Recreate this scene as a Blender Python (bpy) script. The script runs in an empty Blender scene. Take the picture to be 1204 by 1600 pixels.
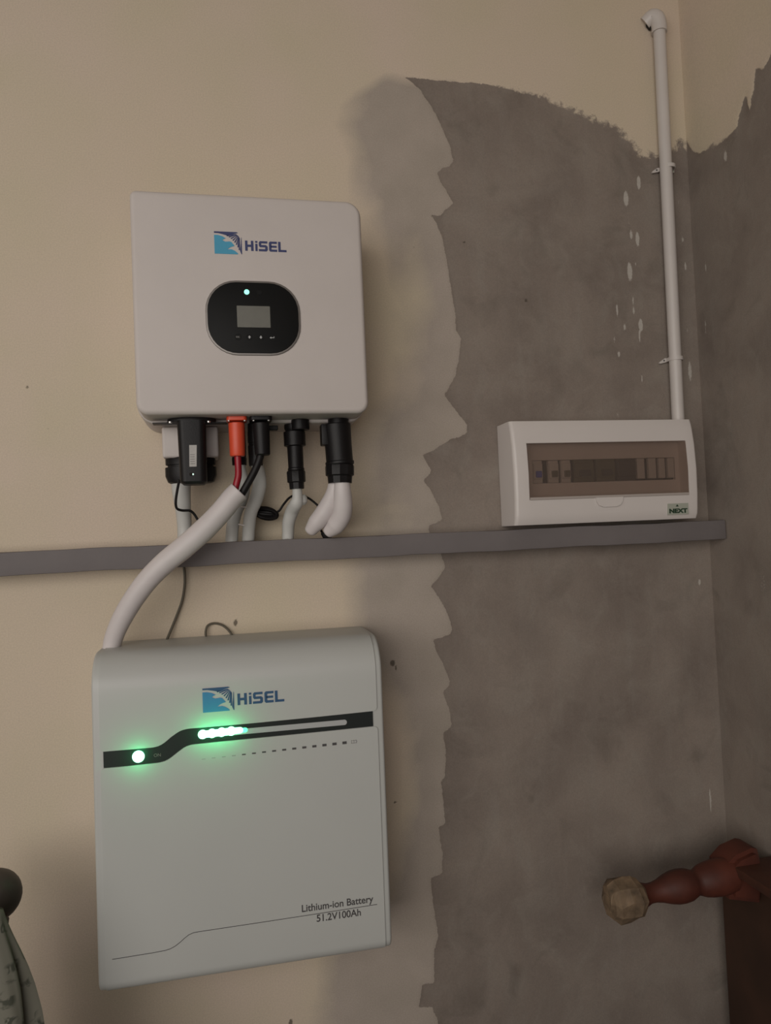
import bpy, bmesh, math, random
import numpy as np
from mathutils import Vector, Matrix

random.seed(4)
C = bpy.context.scene.collection
H = 1.45            # height of the ledge's top face above the floor (metres)
D = 1.30            # distance of the camera from the back wall
XC = 0.927          # x of the room corner (right wall)
PI = math.pi

# ------------------------------------------------------------------ camera
YAW, PITCH, ROLL, FPX = 0.21165, 0.03115, -0.04455, 1163.45
def cam_axes():
    cy, sy, cp, sp = math.cos(YAW), math.sin(YAW), math.cos(PITCH), math.sin(PITCH)
    cr, sr = math.cos(ROLL), math.sin(ROLL)
    f = Vector((sy*cp, cy*cp, sp)); r = Vector((cy, -sy, 0)); u = r.cross(f)
    return cr*r + sr*u, -sr*r + cr*u, f
RV, UV, FV = cam_axes()
cam = bpy.data.objects.new('camera', bpy.data.cameras.new('camera'))
C.objects.link(cam)
cam.matrix_world = Matrix.Translation((0, -D, H)) @ Matrix((RV, UV, -FV)).transposed().to_4x4()
cam.data.sensor_fit = 'VERTICAL'; cam.data.sensor_height = 24.0
cam.data.lens = FPX/1600*24.0
cam.data.clip_start = 0.02
bpy.context.scene.camera = cam

def at(px, py, dep):      # point seen at a pixel of the photograph, on the plane dep metres in front of the back wall
    d = FV + (px-602)/FPX*RV - (py-800)/FPX*UV
    return Vector((0, -D, H)) + d*((D-dep)/d.y)
def atx(px, py, X):       # the same, on the plane x = X
    d = FV + (px-602)/FPX*RV - (py-800)/FPX*UV
    return Vector((0, -D, H)) + d*(X/d.x)

# ------------------------------------------------------------------ world, lamps, exposure
sc = bpy.context.scene
w = bpy.data.worlds.new('sky'); sc.world = w; w.use_nodes = True
bg = w.node_tree.nodes['Background']
bg.inputs[0].default_value = (0.80, 0.88, 1.0, 1); bg.inputs[1].default_value = 0.5
sc.view_settings.view_transform = 'Standard'
sc.view_settings.look = 'None'
sc.view_settings.gamma = 1.0
sc.view_settings.exposure = 0.0
sc.view_settings.use_curve_mapping = False

def area(name, loc, target, sx, sy, power, col):
    l = bpy.data.lights.new(name, 'AREA'); l.shape = 'RECTANGLE'; l.size = sx; l.size_y = sy
    l.energy = power; l.color = col
    o = bpy.data.objects.new(name, l); C.objects.link(o); o.location = loc
    o.rotation_euler = (Vector(target)-Vector(loc)).to_track_quat('-Z', 'Y').to_euler()
    return o
WX0, WX1, WZ0, WZ1 = -2.90, 0.40, 0.80, 2.65      # window in the wall behind the camera
YF = -2.4
wl = area('window_daylight', ((WX0+WX1)/2, YF-0.30, (WZ0+WZ1)/2), (0.32, 0, 1.48),
     WX1-WX0-0.15, WZ1-WZ0-0.05, 21.0, (1.0, 0.93, 0.85))
wl.data.spread = math.radians(105)

# ------------------------------------------------------------------ materials
def srgb(h):
    c = [int(h[i:i+2], 16)/255 for i in (0, 2, 4)]
    return tuple(((v+0.055)/1.055)**2.4 if v > 0.04045 else v/12.92 for v in c) + (1,)
def mat(name, col, rough=0.5, noise=0.0, nscale=30, bump=0.0, bscale=200, metal=0.0, coat=0.0, spec=0.5):
    m = bpy.data.materials.new(name); m.use_nodes = True
    nt = m.node_tree; b = nt.nodes['Principled BSDF']
    b.inputs['Roughness'].default_value = rough; b.inputs['Metallic'].default_value = metal
    b.inputs['Coat Weight'].default_value = coat
    b.inputs['Specular IOR Level'].default_value = spec
    col = srgb(col) if isinstance(col, str) else tuple(col)+(1,)
    tc = nt.nodes.new('ShaderNodeTexCoord')
    if noise > 0:
        n = nt.nodes.new('ShaderNodeTexNoise'); n.inputs['Scale'].default_value = nscale; n.inputs['Detail'].default_value = 5
        nt.links.new(tc.outputs['Object'], n.inputs['Vector'])
        r = nt.nodes.new('ShaderNodeMapRange'); r.inputs[1].default_value = 0.3; r.inputs[2].default_value = 0.7
        r.inputs[3].default_value = 1-noise; r.inputs[4].default_value = 1+noise
        nt.links.new(n.outputs['Fac'], r.inputs[0])
        x = nt.nodes.new('ShaderNodeVectorMath'); x.operation = 'SCALE'
        x.inputs[0].default_value = col[:3]
        nt.links.new(r.outputs[0], x.inputs['Scale']); nt.links.new(x.outputs[0], b.inputs['Base Color'])
    else:
        b.inputs['Base Color'].default_value = col
    if bump > 0:
        n2 = nt.nodes.new('ShaderNodeTexNoise'); n2.inputs['Scale'].default_value = bscale; n2.inputs['Detail'].default_value = 3
        nt.links.new(tc.outputs['Object'], n2.inputs['Vector'])
        bp = nt.nodes.new('ShaderNodeBump'); bp.inputs['Strength'].default_value = bump; bp.inputs['Distance'].default_value = 0.001
        nt.links.new(n2.outputs['Fac'], bp.inputs['Height']); nt.links.new(bp.outputs[0], b.inputs['Normal'])
    return m
def emit(name, col, s):
    m = bpy.data.materials.new(name); m.use_nodes = True
    b = m.node_tree.nodes['Principled BSDF']
    b.inputs['Base Color'].default_value = (.1, .6, .3, 1)
    b.inputs['Emission Color'].default_value = tuple(col)+(1,); b.inputs['Emission Strength'].default_value = s
    return m

M = {}
M['case'] = mat('white_powder_coat', (0.535, 0.482, 0.452), 0.55, 0.025, 9, 0.15, 900)
M['batt'] = mat('white_battery_shell', (0.465, 0.468, 0.445), 0.42, 0.015, 6)
M['pvc'] = mat('white_pvc', (0.56, 0.515, 0.485), 0.42, 0.02, 20)
M['sleeve'] = mat('white_sleeve', (0.60, 0.55, 0.54), 0.5, 0.03, 25)
M['sleeve_dull'] = mat('dull_white_sleeve', (0.50, 0.495, 0.47), 0.5, 0.04, 25)
M['dbox'] = mat('box_plastic', (0.62, 0.57, 0.54), 0.4, 0.015, 12)
M['black'] = mat('black_plastic', (0.008, 0.0068, 0.0072), 0.45, 0.1, 60, 0.2, 600, spec=0.25)
M['black_cable'] = mat('black_cable', (0.009, 0.0075, 0.0075), 0.5, 0.1, 60, spec=0.25)
M['gloss'] = mat('gloss_black', (0.008, 0.0078, 0.0075), 0.4, spec=0.12)
M['band'] = mat('band_black', (0.013, 0.016, 0.015), 0.45, spec=0.3)
M['bezel'] = mat('grey_bezel', (0.20, 0.18, 0.165), 0.35, metal=0.4)
M['lcd'] = mat('lcd_glass', (0.135, 0.13, 0.108), 0.3, 0.06, 60)
M['orange'] = mat('orange_plastic', (0.64, 0.072, 0.028), 0.45, 0.04, 40)
M['red'] = mat('red_cable', (0.29, 0.006, 0.016), 0.4, 0.05, 40)
M['screw'] = mat('screw_metal', (0.75, 0.73, 0.70), 0.3, metal=0.9)
M['grey_wire'] = mat('grey_wire', (0.10, 0.085, 0.06), 0.55)
M['navy'] = mat('navy_ink', (0.035, 0.045, 0.135), 0.6)
M['cyan'] = mat('cyan_ink', (0.06, 0.31, 0.47), 0.6)
M['navy2'] = mat('navy_ink_battery', (0.022, 0.075, 0.17), 0.6)
M['blue2'] = mat('blue_ink_battery', (0.04, 0.215, 0.42), 0.6)
M['ink'] = mat('dark_ink', (0.06, 0.055, 0.055), 0.6)
M['faint'] = mat('faint_ink', (0.30, 0.29, 0.28), 0.6)
M['bar'] = mat('light_bar_diffuser', (0.42, 0.42, 0.42), 0.35)
M['sticker'] = mat('label_paper', (0.42, 0.40, 0.38), 0.6, 0.05, 300)
M['sticker_grey'] = mat('label_print_grey', (0.16, 0.15, 0.14), 0.6, 0.2, 900)
M['shelf'] = mat('grey_mauve_paint', (0.150, 0.132, 0.130), 0.7, 0.08, 9, 0.35, 120)
M['brk'] = mat('breaker_body', (0.50, 0.47, 0.44), 0.5)
M['brk_d'] = mat('breaker_dark', (0.10, 0.095, 0.06), 0.5, 0.15, 60)
M['brk_dd'] = mat('breaker_darkest', (0.05, 0.045, 0.042), 0.5)
M['blue'] = mat('blue_toggle', (0.05, 0.07, 0.45), 0.5)
M['dark'] = mat('dark_void', (0.012, 0.009, 0.007), 0.9)
M['woodred'] = mat('red_brown_wood', (0.072, 0.017, 0.009), 0.62, 0.45, 14, 0.4, 60)
M['wood'] = mat('brown_wood', (0.070, 0.024, 0.013), 0.65, 0.35, 18, 0.4, 60)
M['woodpale'] = mat('worn_pale_wood', (0.165, 0.112, 0.068), 0.75, 0.5, 45, 0.8, 90)
M['wooddark'] = mat('dark_brown_board', (0.045, 0.02, 0.011), 0.6, 0.3, 9)
M['post'] = mat('dark_turned_post', (0.060, 0.046, 0.040), 0.5, 0.2, 20)
M['logo_green'] = mat('dark_green_ink', (0.015, 0.04, 0.02), 0.6)
M['led'] = emit('green_led', (0.30, 1.0, 0.55), 5.0)
M['led_bar'] = emit('green_led_soft', (0.12, 1.0, 0.42), 1.6)
M['led_small'] = emit('pale_green_led', (0.35, 1.0, 0.75), 1.3)
M['led_white'] = emit('white_led', (0.9, 1.0, 0.95), 0.8)
M['room'] = mat('cream_room_paint', (0.46, 0.38, 0.28), 0.85, 0.04, 2)
M['floor'] = mat('grey_cement_floor', (0.16, 0.145, 0.13), 0.7, 0.15, 3)
M['ceil'] = mat('white_ceiling', (0.55, 0.52, 0.47), 0.9)
M['frame'] = mat('window_frame_paint', (0.5, 0.47, 0.43), 0.5)

def smoked():
    m = bpy.data.materials.new('smoked_clear_plastic'); m.use_nodes = True; nt = m.node_tree
    out = nt.nodes['Material Output']; nt.nodes.remove(nt.nodes['Principled BSDF'])
    t = nt.nodes.new('ShaderNodeBsdfTransparent'); t.inputs[0].default_value = (0.87, 0.81, 0.77, 1)
    g = nt.nodes.new('ShaderNodeBsdfGlossy'); g.inputs['Roughness'].default_value = 0.22; g.inputs[0].default_value = (.9, .85, .8, 1)
    d = nt.nodes.new('ShaderNodeBsdfDiffuse'); d.inputs[0].default_value = (0.20, 0.165, 0.145, 1)
    m1 = nt.nodes.new('ShaderNodeMixShader'); m1.inputs[0].default_value = 0.20
    m2 = nt.nodes.new('ShaderNodeMixShader'); m2.inputs[0].default_value = 0.05
    nt.links.new(t.outputs[0], m1.inputs[1]); nt.links.new(d.outputs[0], m1.inputs[2])
    nt.links.new(m1.outputs[0], m2.inputs[1]); nt.links.new(g.outputs[0], m2.inputs[2])
    nt.links.new(m2.outputs[0], out.inputs[0]); return m
M['smoke'] = smoked()

def cloth_mat():
    m = mat('floral_cloth', (0.2, 0.2, 0.17), 0.9); nt = m.node_tree; b = nt.nodes['Principled BSDF']
    tc = nt.nodes.new('ShaderNodeTexCoord')
    n = nt.nodes.new('ShaderNodeTexNoise'); n.inputs['Scale'].default_value = 60; n.inputs['Detail'].default_value = 2; n.inputs['Distortion'].default_value = 1.2
    v = nt.nodes.new('ShaderNodeTexVoronoi'); v.inputs['Scale'].default_value = 38
    nt.links.new(tc.outputs['Object'], n.inputs['Vector']); nt.links.new(tc.outputs['Object'], v.inputs['Vector'])
    r1 = nt.nodes.new('ShaderNodeMapRange'); r1.inputs[1].default_value = .50; r1.inputs[2].default_value = .60
    nt.links.new(n.outputs['Fac'], r1.inputs[0])
    r2 = nt.nodes.new('ShaderNodeMapRange'); r2.inputs[1].default_value = .52; r2.inputs[2].default_value = .36
    nt.links.new(v.outputs['Distance'], r2.inputs[0])
    mu = nt.nodes.new('ShaderNodeMath'); mu.operation = 'MULTIPLY'
    nt.links.new(r1.outputs[0], mu.inputs[0]); nt.links.new(r2.outputs[0], mu.inputs[1])
    mx = nt.nodes.new('ShaderNodeMix'); mx.data_type = 'RGBA'
    mx.inputs[6].default_value = (0.165, 0.158, 0.125, 1); mx.inputs[7].default_value = (0.06, 0.062, 0.045, 1)
    nt.links.new(mu.outputs[0], mx.inputs[0]); nt.links.new(mx.outputs[2], b.inputs['Base Color'])
    return m
M['cloth'] = cloth_mat()

def wall_mat():
    """plaster wall: sdf = signed distance to the bare cement area, skim = thin grey skim coat,
    drip = dried paint runs, spot = small dark marks"""
    m = bpy.data.materials.new('patched_plaster_wall'); m.use_nodes = True; nt = m.node_tree; N = nt.nodes; L = nt.links
    b = N['Principled BSDF']; b.inputs['Roughness'].default_value = 0.88; b.inputs['Specular IOR Level'].default_value = 0.25
    tc = N.new('ShaderNodeTexCoord')
    def attr(n):
        a = N.new('ShaderNodeAttribute'); a.attribute_name = n; return a.outputs['Fac']
    def noise(scale, detail=4, dist=0.0, rough=0.5, stretch=None):
        n = N.new('ShaderNodeTexNoise'); n.inputs['Scale'].default_value = scale; n.inputs['Detail'].default_value = detail
        n.inputs['Distortion'].default_value = dist; n.inputs['Roughness'].default_value = rough
        if stretch:
            mp = N.new('ShaderNodeMapping'); mp.inputs['Scale'].default_value = stretch
            L.new(tc.outputs['Object'], mp.inputs[0]); L.new(mp.outputs[0], n.inputs['Vector'])
        else:
            L.new(tc.outputs['Object'], n.inputs['Vector'])
        return n.outputs['Fac']
    def mth(op, a, c=None, d=None):
        n = N.new('ShaderNodeMath'); n.operation = op
        for i, v in enumerate((a, c, d)):
            if v is None: continue
            if isinstance(v, (int, float)): n.inputs[i].default_value = v
            else: L.new(v, n.inputs[i])
        return n.outputs[0]
    def mix(f, a, c):
        n = N.new('ShaderNodeMix'); n.data_type = 'RGBA'
        if isinstance(f, (int, float)): n.inputs[0].default_value = f
        else: L.new(f, n.inputs[0])
        for i, v in ((6, a), (7, c)):
            if isinstance(v, tuple): n.inputs[i].default_value = v+(1,)
            else: L.new(v, n.inputs[i])
        return n.outputs[2]
    def mr(v, a0, a1, b0=0.0, b1=1.0):
        n = N.new('ShaderNodeMapRange'); n.inputs[1].default_value = a0; n.inputs[2].default_value = a1
        n.inputs[3].default_value = b0; n.inputs[4].default_value = b1; L.new(v, n.inputs[0]); return n.outputs[0]
    rough = attr('rough')
    # cement mask
    nz = mth('SUBTRACT', noise(55, 5, 0.3, 0.65), 0.5)
    nz2 = mth('SUBTRACT', noise(260, 3), 0.5)
    amp = mth('MULTIPLY_ADD', rough, 0.060, 0.0075)
    s = mth('ADD', attr('sdf'), mth('MULTIPLY', nz, amp))
    s = mth('ADD', s, mth('MULTIPLY', nz2, mth('MULTIPLY_ADD', rough, 0.012, 0.003)))
    wd = mth('MULTIPLY_ADD', rough, 0.013, 0.0011)
    cem = N.new('ShaderNodeClamp'); L.new(mth('ADD', mth('DIVIDE', s, wd), 0.5), cem.inputs[0]); cem = cem.outputs[0]
    # cream paint with faint blotches
    cream = mix(mr(noise(5, 3), .35, .65), (0.560, 0.480, 0.360), (0.600, 0.492, 0.402))
    cream = mix(mr(noise(1.7, 2), .35, .65, 0, .6), cream, (0.580, 0.488, 0.368))
    skimc = mix(mr(noise(9, 4), .3, .7), (0.345, 0.298, 0.250), (0.425, 0.362, 0.312))
    sk = mr(mth('ADD', attr('skim'), mth('MULTIPLY', mth('SUBTRACT', noise(13, 5, 0.6), 0.5), 0.7)), .22, .80)
    base = mix(sk, cream, skimc)
    c1 = mix(mr(noise(6, 5, 0.5), .32, .68), (0.190, 0.155, 0.132), (0.262, 0.218, 0.184))
    c2 = mix(mr(noise(16, 6, 1.0, 0.6), .48, .72, 0, .55), c1, (0.265, 0.232, 0.198))
    c3 = mix(mr(noise(30, 5, 0.4, 0.6, (1, 1, 0.14)), .5, .75, 0, .35), c2, (0.26, 0.23, 0.20))
    c4 = mix(mr(noise(11, 4, 0.8), .25, .42, .35, 0), c3, (0.10, 0.083, 0.068))
    base = mix(cem, base, c4)
    dr = mr(mth('ADD', attr('drip'), mth('MULTIPLY', nz2, 0.5)), .35, .6, 0, .75)
    base = mix(dr, base, (0.50, 0.465, 0.42))
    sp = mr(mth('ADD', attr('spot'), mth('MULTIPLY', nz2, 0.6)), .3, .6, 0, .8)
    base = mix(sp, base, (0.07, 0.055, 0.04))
    fine = mr(noise(420, 2), .3, .7, .94, 1.06)
    v = N.new('ShaderNodeVectorMath'); v.operation = 'SCALE'; L.new(base, v.inputs[0]); L.new(fine, v.inputs['Scale'])
    L.new(v.outputs[0], b.inputs['Base Color'])
    bp = N.new('ShaderNodeBump'); bp.inputs['Strength'].default_value = 0.5; bp.inputs['Distance'].default_value = 0.0016
    h = mth('ADD', mth('MULTIPLY', noise(26, 6, 0.5, 0.6), mth('MULTIPLY_ADD', cem, 1.2, 0.5)), mth('MULTIPLY', noise(240, 3), 0.12))
    L.new(h, bp.inputs['Height']); L.new(bp.outputs[0], b.inputs['Normal'])
    return m
M['wall'] = wall_mat()

# ------------------------------------------------------------------ helpers
def link(name, me, m, parent=None, smooth=False, sharp=None):
    o = bpy.data.objects.new(name, me); C.objects.link(o)
    if m is not None: me.materials.append(m)
    if parent is not None: o.parent = parent
    if smooth:
        me.polygons.foreach_set('use_smooth', [True]*len(me.polygons))
        if sharp is not None:
            try: me.set_sharp_from_angle(angle=math.radians(sharp))
            except Exception: pass
    return o
def obj(name, bm, m, parent=None, smooth=False, sharp=35):
    bmesh.ops.recalc_face_normals(bm, faces=bm.faces)
    me = bpy.data.meshes.new(name); bm.to_mesh(me); bm.free()
    return link(name, me, m, parent, smooth, sharp)
def tag(o, label=None, cat=None, group=None, kind=None):
    if label: o['label'] = label
    if cat: o['category'] = cat
    if group: o['group'] = group
    if kind: o['kind'] = kind
    return o
def thing(name, label, cat, loc=(0, 0, 0), rot=(0, 0, 0), group=None):
    o = bpy.data.objects.new(name, None); C.objects.link(o); o.location = loc; o.rotation_euler = rot
    o.empty_display_size = 0.05
    tag(o, label, cat, group); return o
def frame(root):          # returns a function: world point -> local point of a thing
    mi = (Matrix.Translation(root.location) @ root.rotation_euler.to_matrix().to_4x4()).inverted()
    return lambda p: mi @ Vector(p)

def bridge(bm, a, b, closed=True):
    n = len(a)
    for i in range(n if closed else n-1):
        j = (i+1) % n
        try: bm.faces.new((a[i], a[j], b[j], b[i]))
        except ValueError: pass
def box(bm, x0, x1, y0, y1, z0, z1, bev=0.0, seg=2):
    vs = [bm.verts.new((x, y, z)) for x in (x0, x1) for y in (y0, y1) for z in (z0, z1)]
    fs = [bm.faces.new([vs[i] for i in f]) for f in ((0, 1, 3, 2), (4, 6, 7, 5), (0, 4, 5, 1), (2, 3, 7, 6), (0, 2, 6, 4), (1, 5, 7, 3))]
    if bev:
        es = list({e for f in fs for e in f.edges})
        bmesh.ops.bevel(bm, geom=es, offset=bev, segments=seg, affect='EDGES', profile=0.6)
def rr(cx, cz, w, h, r, n=8):       # rounded rectangle outline; r = (tl, tr, br, bl)
    if not isinstance(r, (tuple, list)): r = (r,)*4
    pts = []
    for (sx, sz, a0, rad) in ((1, 1, 0, r[1]), (-1, 1, 90, r[0]), (-1, -1, 180, r[3]), (1, -1, 270, r[2])):
        ox, oz = cx+sx*(w/2-rad), cz+sz*(h/2-rad)
        for k in range(n+1):
            a = math.radians(a0+90*k/n); pts.append((ox+rad*math.cos(a), oz+rad*math.sin(a)))
    return pts
def slab(bm, cx, cz, w, h, r, yb, yf, bev=0.002, bseg=4, back_bev=0.0):
    """rounded rectangular block, back at y=yb, front at y=yf (yf < yb), with rounded front edges"""
    rs = r if isinstance(r, (tuple, list)) else (r,)*4
    layers = []
    def ring(ins, y):
        return [bm.verts.new((x, y, z)) for x, z in rr(cx, cz, w-2*ins, h-2*ins, tuple(max(q-ins, 0.0004) for q in rs))]
    if back_bev:
        for k in range(3): a = k/2*PI/2; layers.append(ring(back_bev*(1-math.sin(a)), yb-back_bev*(1-math.cos(a))))
    else: layers.append(ring(0, yb))
    for k in range(bseg+1):
        a = k/bseg*PI/2; layers.append(ring(bev*(1-math.cos(a)), yf+bev*(1-math.sin(a))))
    for a, b_ in zip(layers, layers[1:]): bridge(bm, a, b_)
    bm.faces.new(layers[0]); bm.faces.new(layers[-1])
def prism(bm, pts, y0, y1):          # polygon in the x-z plane between two depths
    a = [bm.verts.new((x, y0, z)) for x, z in pts]; b_ = [bm.verts.new((x, y1, z)) for x, z in pts]
    bridge(bm, a, b_); bm.faces.new(a); bm.faces.new(b_)
def catmull(pts, sub=8):
    P = [Vector(p) for p in pts]
    if len(P) < 3: return P
    P = [2*P[0]-P[1]]+P+[2*P[-1]-P[-2]]; out = []
    for i in range(1, len(P)-2):
        for k in range(sub):
            t = k/sub; p0, p1, p2, p3 = P[i-1:i+3]
            out.append(0.5*((2*p1)+(p2-p0)*t+(2*p0-5*p1+4*p2-p3)*t*t+(3*p1-p0-3*p2+p3)*t**3))
    out.append(P[-2]); return out
def tube(bm, pts, r, n=14, sub=8, closed_ends=True, round_end=0, smooth_path=True):
    P = catmull(pts, sub) if smooth_path else [Vector(p) for p in pts]
    m = len(P)
    rs = [r]*m if not isinstance(r, (list, tuple)) else [float(np.interp(i/(m-1)*(len(r)-1), range(len(r)), r)) for i in range(m)]
    if round_end:                      # soften the last end
        d = (P[-1]-P[-2]).normalized(); R0 = rs[-1]; e = P[-1].copy()
        for a in (0.35, 0.7, 1.0, 1.25):
            P.append(e+d*R0*math.sin(a)*0.6); rs.append(R0*max(math.cos(a), 0.25))
        m = len(P)
    up = None; rings = []
    for i in range(m):
        t = (P[min(i+1, m-1)]-P[max(i-1, 0)]).normalized()
        if up is None:
            up = Vector((0, 1, 0)) if abs(t.y) < 0.9 else Vector((1, 0, 0))
        s = t.cross(up).normalized(); up = s.cross(t).normalized()
        rings.append([bm.verts.new(P[i]+rs[i]*(math.cos(2*PI*k/n)*s+math.sin(2*PI*k/n)*up)) for k in range(n)])
    for a, b_ in zip(rings, rings[1:]): bridge(bm, a, b_)
    if closed_ends: bm.faces.new(rings[0]); bm.faces.new(rings[-1])
def lathe(bm, prof, A, B, n=24, sy=1.0, ridge=0.0):
    """profile [(t along A->B in metres, radius)], optionally flattened in y by sy, optionally ribbed"""
    A, B = Vector(A), Vector(B); t = (B-A).normalized()
    up = Vector((0, 1, 0)) if abs(t.y) < 0.9 else Vector((1, 0, 0))
    s = t.cross(up).normalized(); up = s.cross(t).normalized(); rings = []
    for d, r in prof:
        ring = []
        for k in range(n):
            q = r*(1-ridge*(k % 2))
            ring.append(bm.verts.new(A+t*d+q*(math.cos(2*PI*k/n)*s+sy*math.sin(2*PI*k/n)*up)))
        rings.append(ring)
    for a, b_ in zip(rings, rings[1:]): bridge(bm, a, b_)
    bm.faces.new(rings[0]); bm.faces.new(rings[-1])
def text_obj(name, body, size, m, parent, loc, rot, extrude=0.0002, align='LEFT', sx=1.0, bold=0.0):
    cu = bpy.data.curves.new(name, 'FONT'); cu.body = body; cu.size = size; cu.extrude = extrude; cu.align_x = align
    cu.offset = bold
    t = bpy.data.objects.new(name+'_tmp', cu); C.objects.link(t)
    dg = bpy.context.evaluated_depsgraph_get(); dg.update()
    me = bpy.data.meshes.new_from_object(t.evaluated_get(dg)); bpy.data.objects.remove(t); me.name = name
    me.materials.clear()
    o = link(name, me, m, parent); o.location = loc; o.rotation_euler = rot; o.scale = (sx, 1, 1); return o

# ------------------------------------------------------------------ the setting
def seg_sdf(P, poly, closed=True):
    """signed distance (+ inside) of points P (n,2) to a polygon"""
    Q = np.asarray(poly, float); n = len(Q); d = np.full(len(P), 9.0); ins = np.zeros(len(P), bool)
    for i in range(n):
        a, b_ = Q[i], Q[(i+1) % n]; e = b_-a; L2 = max((e**2).sum(), 1e-12)
        t = np.clip(((P-a)@e)/L2, 0, 1); q = P-(a+t[:, None]*e); d = np.minimum(d, np.hypot(q[:, 0], q[:, 1]))
        c = (a[1] > P[:, 1]) != (b_[1] > P[:, 1])
        with np.errstate(divide='ignore', invalid='ignore'):
            xi = (b_[0]-a[0])*(P[:, 1]-a[1])/(b_[1]-a[1])+a[0]
        ins ^= c & (P[:, 0] < xi)
    return np.where(ins, d, -d)
def wpt(px, py): p = at(px, py, 0); return (p.x, p.z)

edge = [(630, 120), (645, 129), (656, 140), (664, 153), (673, 165), (687, 192), (702, 227), (708, 250), (702, 260), (690, 263), (683, 270), (687, 282), (702, 307),
        (708, 318), (694, 328), (687, 338), (673, 336), (681, 347), (691, 371), (698, 410), (704, 448), (710, 483), (712, 516), (720, 528),
        (716, 565), (710, 588), (694, 617), (711, 640), (730, 664), (729, 676), (716, 683), (705, 685), (683, 700), (660, 711), (673, 733),
        (672, 739), (661, 751), (671, 763), (686, 793), (690, 808), (690, 812), (680, 817), (668, 820), (671, 834), (690, 868), (695, 887),
        (684, 903), (673, 916), (683, 930), (697, 954), (706, 982), (704, 991), (690, 996), (676, 999), (683, 1020), (695, 1044), (703, 1068), (700, 1074), (692, 1080), (702, 1111),
        (706, 1134), (703, 1138), (692, 1144), (696, 1172), (695, 1215), (689, 1220), (692, 1248), (695, 1286), (685, 1293), (691, 1334), (690, 1365), (673, 1372),
        (676, 1410), (684, 1462), (678, 1486), (678, 1536), (659, 1538), (654, 1574), (676, 1574), (684, 1600), (684, 1760)]
top_edge = [(1075, 232), (1062, 218), (1048, 240), (1018, 243), (1000, 240), (990, 222), (978, 214), (960, 196), (940, 192), (910, 178), (880, 165), (850, 152), (800, 138), (760, 131), (700, 127), (660, 123)]
cement = [wpt(*p) for p in edge]
cement += [(cement[-1][0], 0.0), (XC+0.05, 0.0), (XC+0.05, wpt(1075, 232)[1])] + [wpt(*p) for p in top_edge]

def ellipses(P, lst):
    v = np.zeros(len(P))
    for (c, z, rx, rz, s) in lst:
        q = np.hypot((P[:, 0]-c)/rx, (P[:, 1]-z)/rz); v = np.maximum(v, s*np.clip(1.5-q, 0, 1))
    return v
def el(px, py, w_, h_, s=1.0):
    c = wpt(px, py); return (c[0], c[1], w_/2*1.12e-3, h_/2*1.12e-3, s)
drips = [el(*a) for a in ((998, 285, 7, 24), (978, 310, 9, 26), (986, 366, 6, 18, .8), (996, 373, 7, 25), (984, 424, 9, 32), (993, 412, 4, 8, .6), (964, 484, 5, 24, .8),
         (989, 470, 4, 20, .7), (990, 485, 5, 14, .8), (1001, 508, 8, 22), (999, 525, 4, 24, .8), (976, 511, 5, 16, .7), (967, 553, 6, 12, .7), (1003, 592, 5, 16, .6), (965, 648, 4, 16, .6), (960, 530, 6, 14, .5),
         (1071, 416, 5, 16, .8), (1067, 374, 4, 14, .7), (1078, 580, 7, 36, .8), (1074, 516, 4, 8, .6), (1093, 910, 5, 12, .9), (1110, 1250, 5, 48, .7), (1093, 870, 4, 6, .4), (1060, 316, 4, 12, .5),
         (1000, 318, 5, 8, .4), (983, 345, 3, 20, .5), (682, 171, 4, 4, .5), (697, 178, 4, 4, .45), (780, 434, 4, 14, .45))]
spots = [el(*a) for a in ((44, 605, 3, 9), (73, 670, 4, 5), (613, 1036, 8, 10, .9), (618, 1044, 4, 8, .8), (617, 1253, 7, 4, .8), (725, 379, 6, 3), (822, 469, 6, 4), (367, 973, 5, 10, 1), (173, 645, 4, 6, .5),
         (454, 1598, 5, 10), (646, 386, 5, 10, .4), (172, 410, 3, 4, .4), (1020, 846, 24, 3, .8), (1098, 838, 20, 3, .5), (576, 142, 10, 6, .3))]

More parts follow.
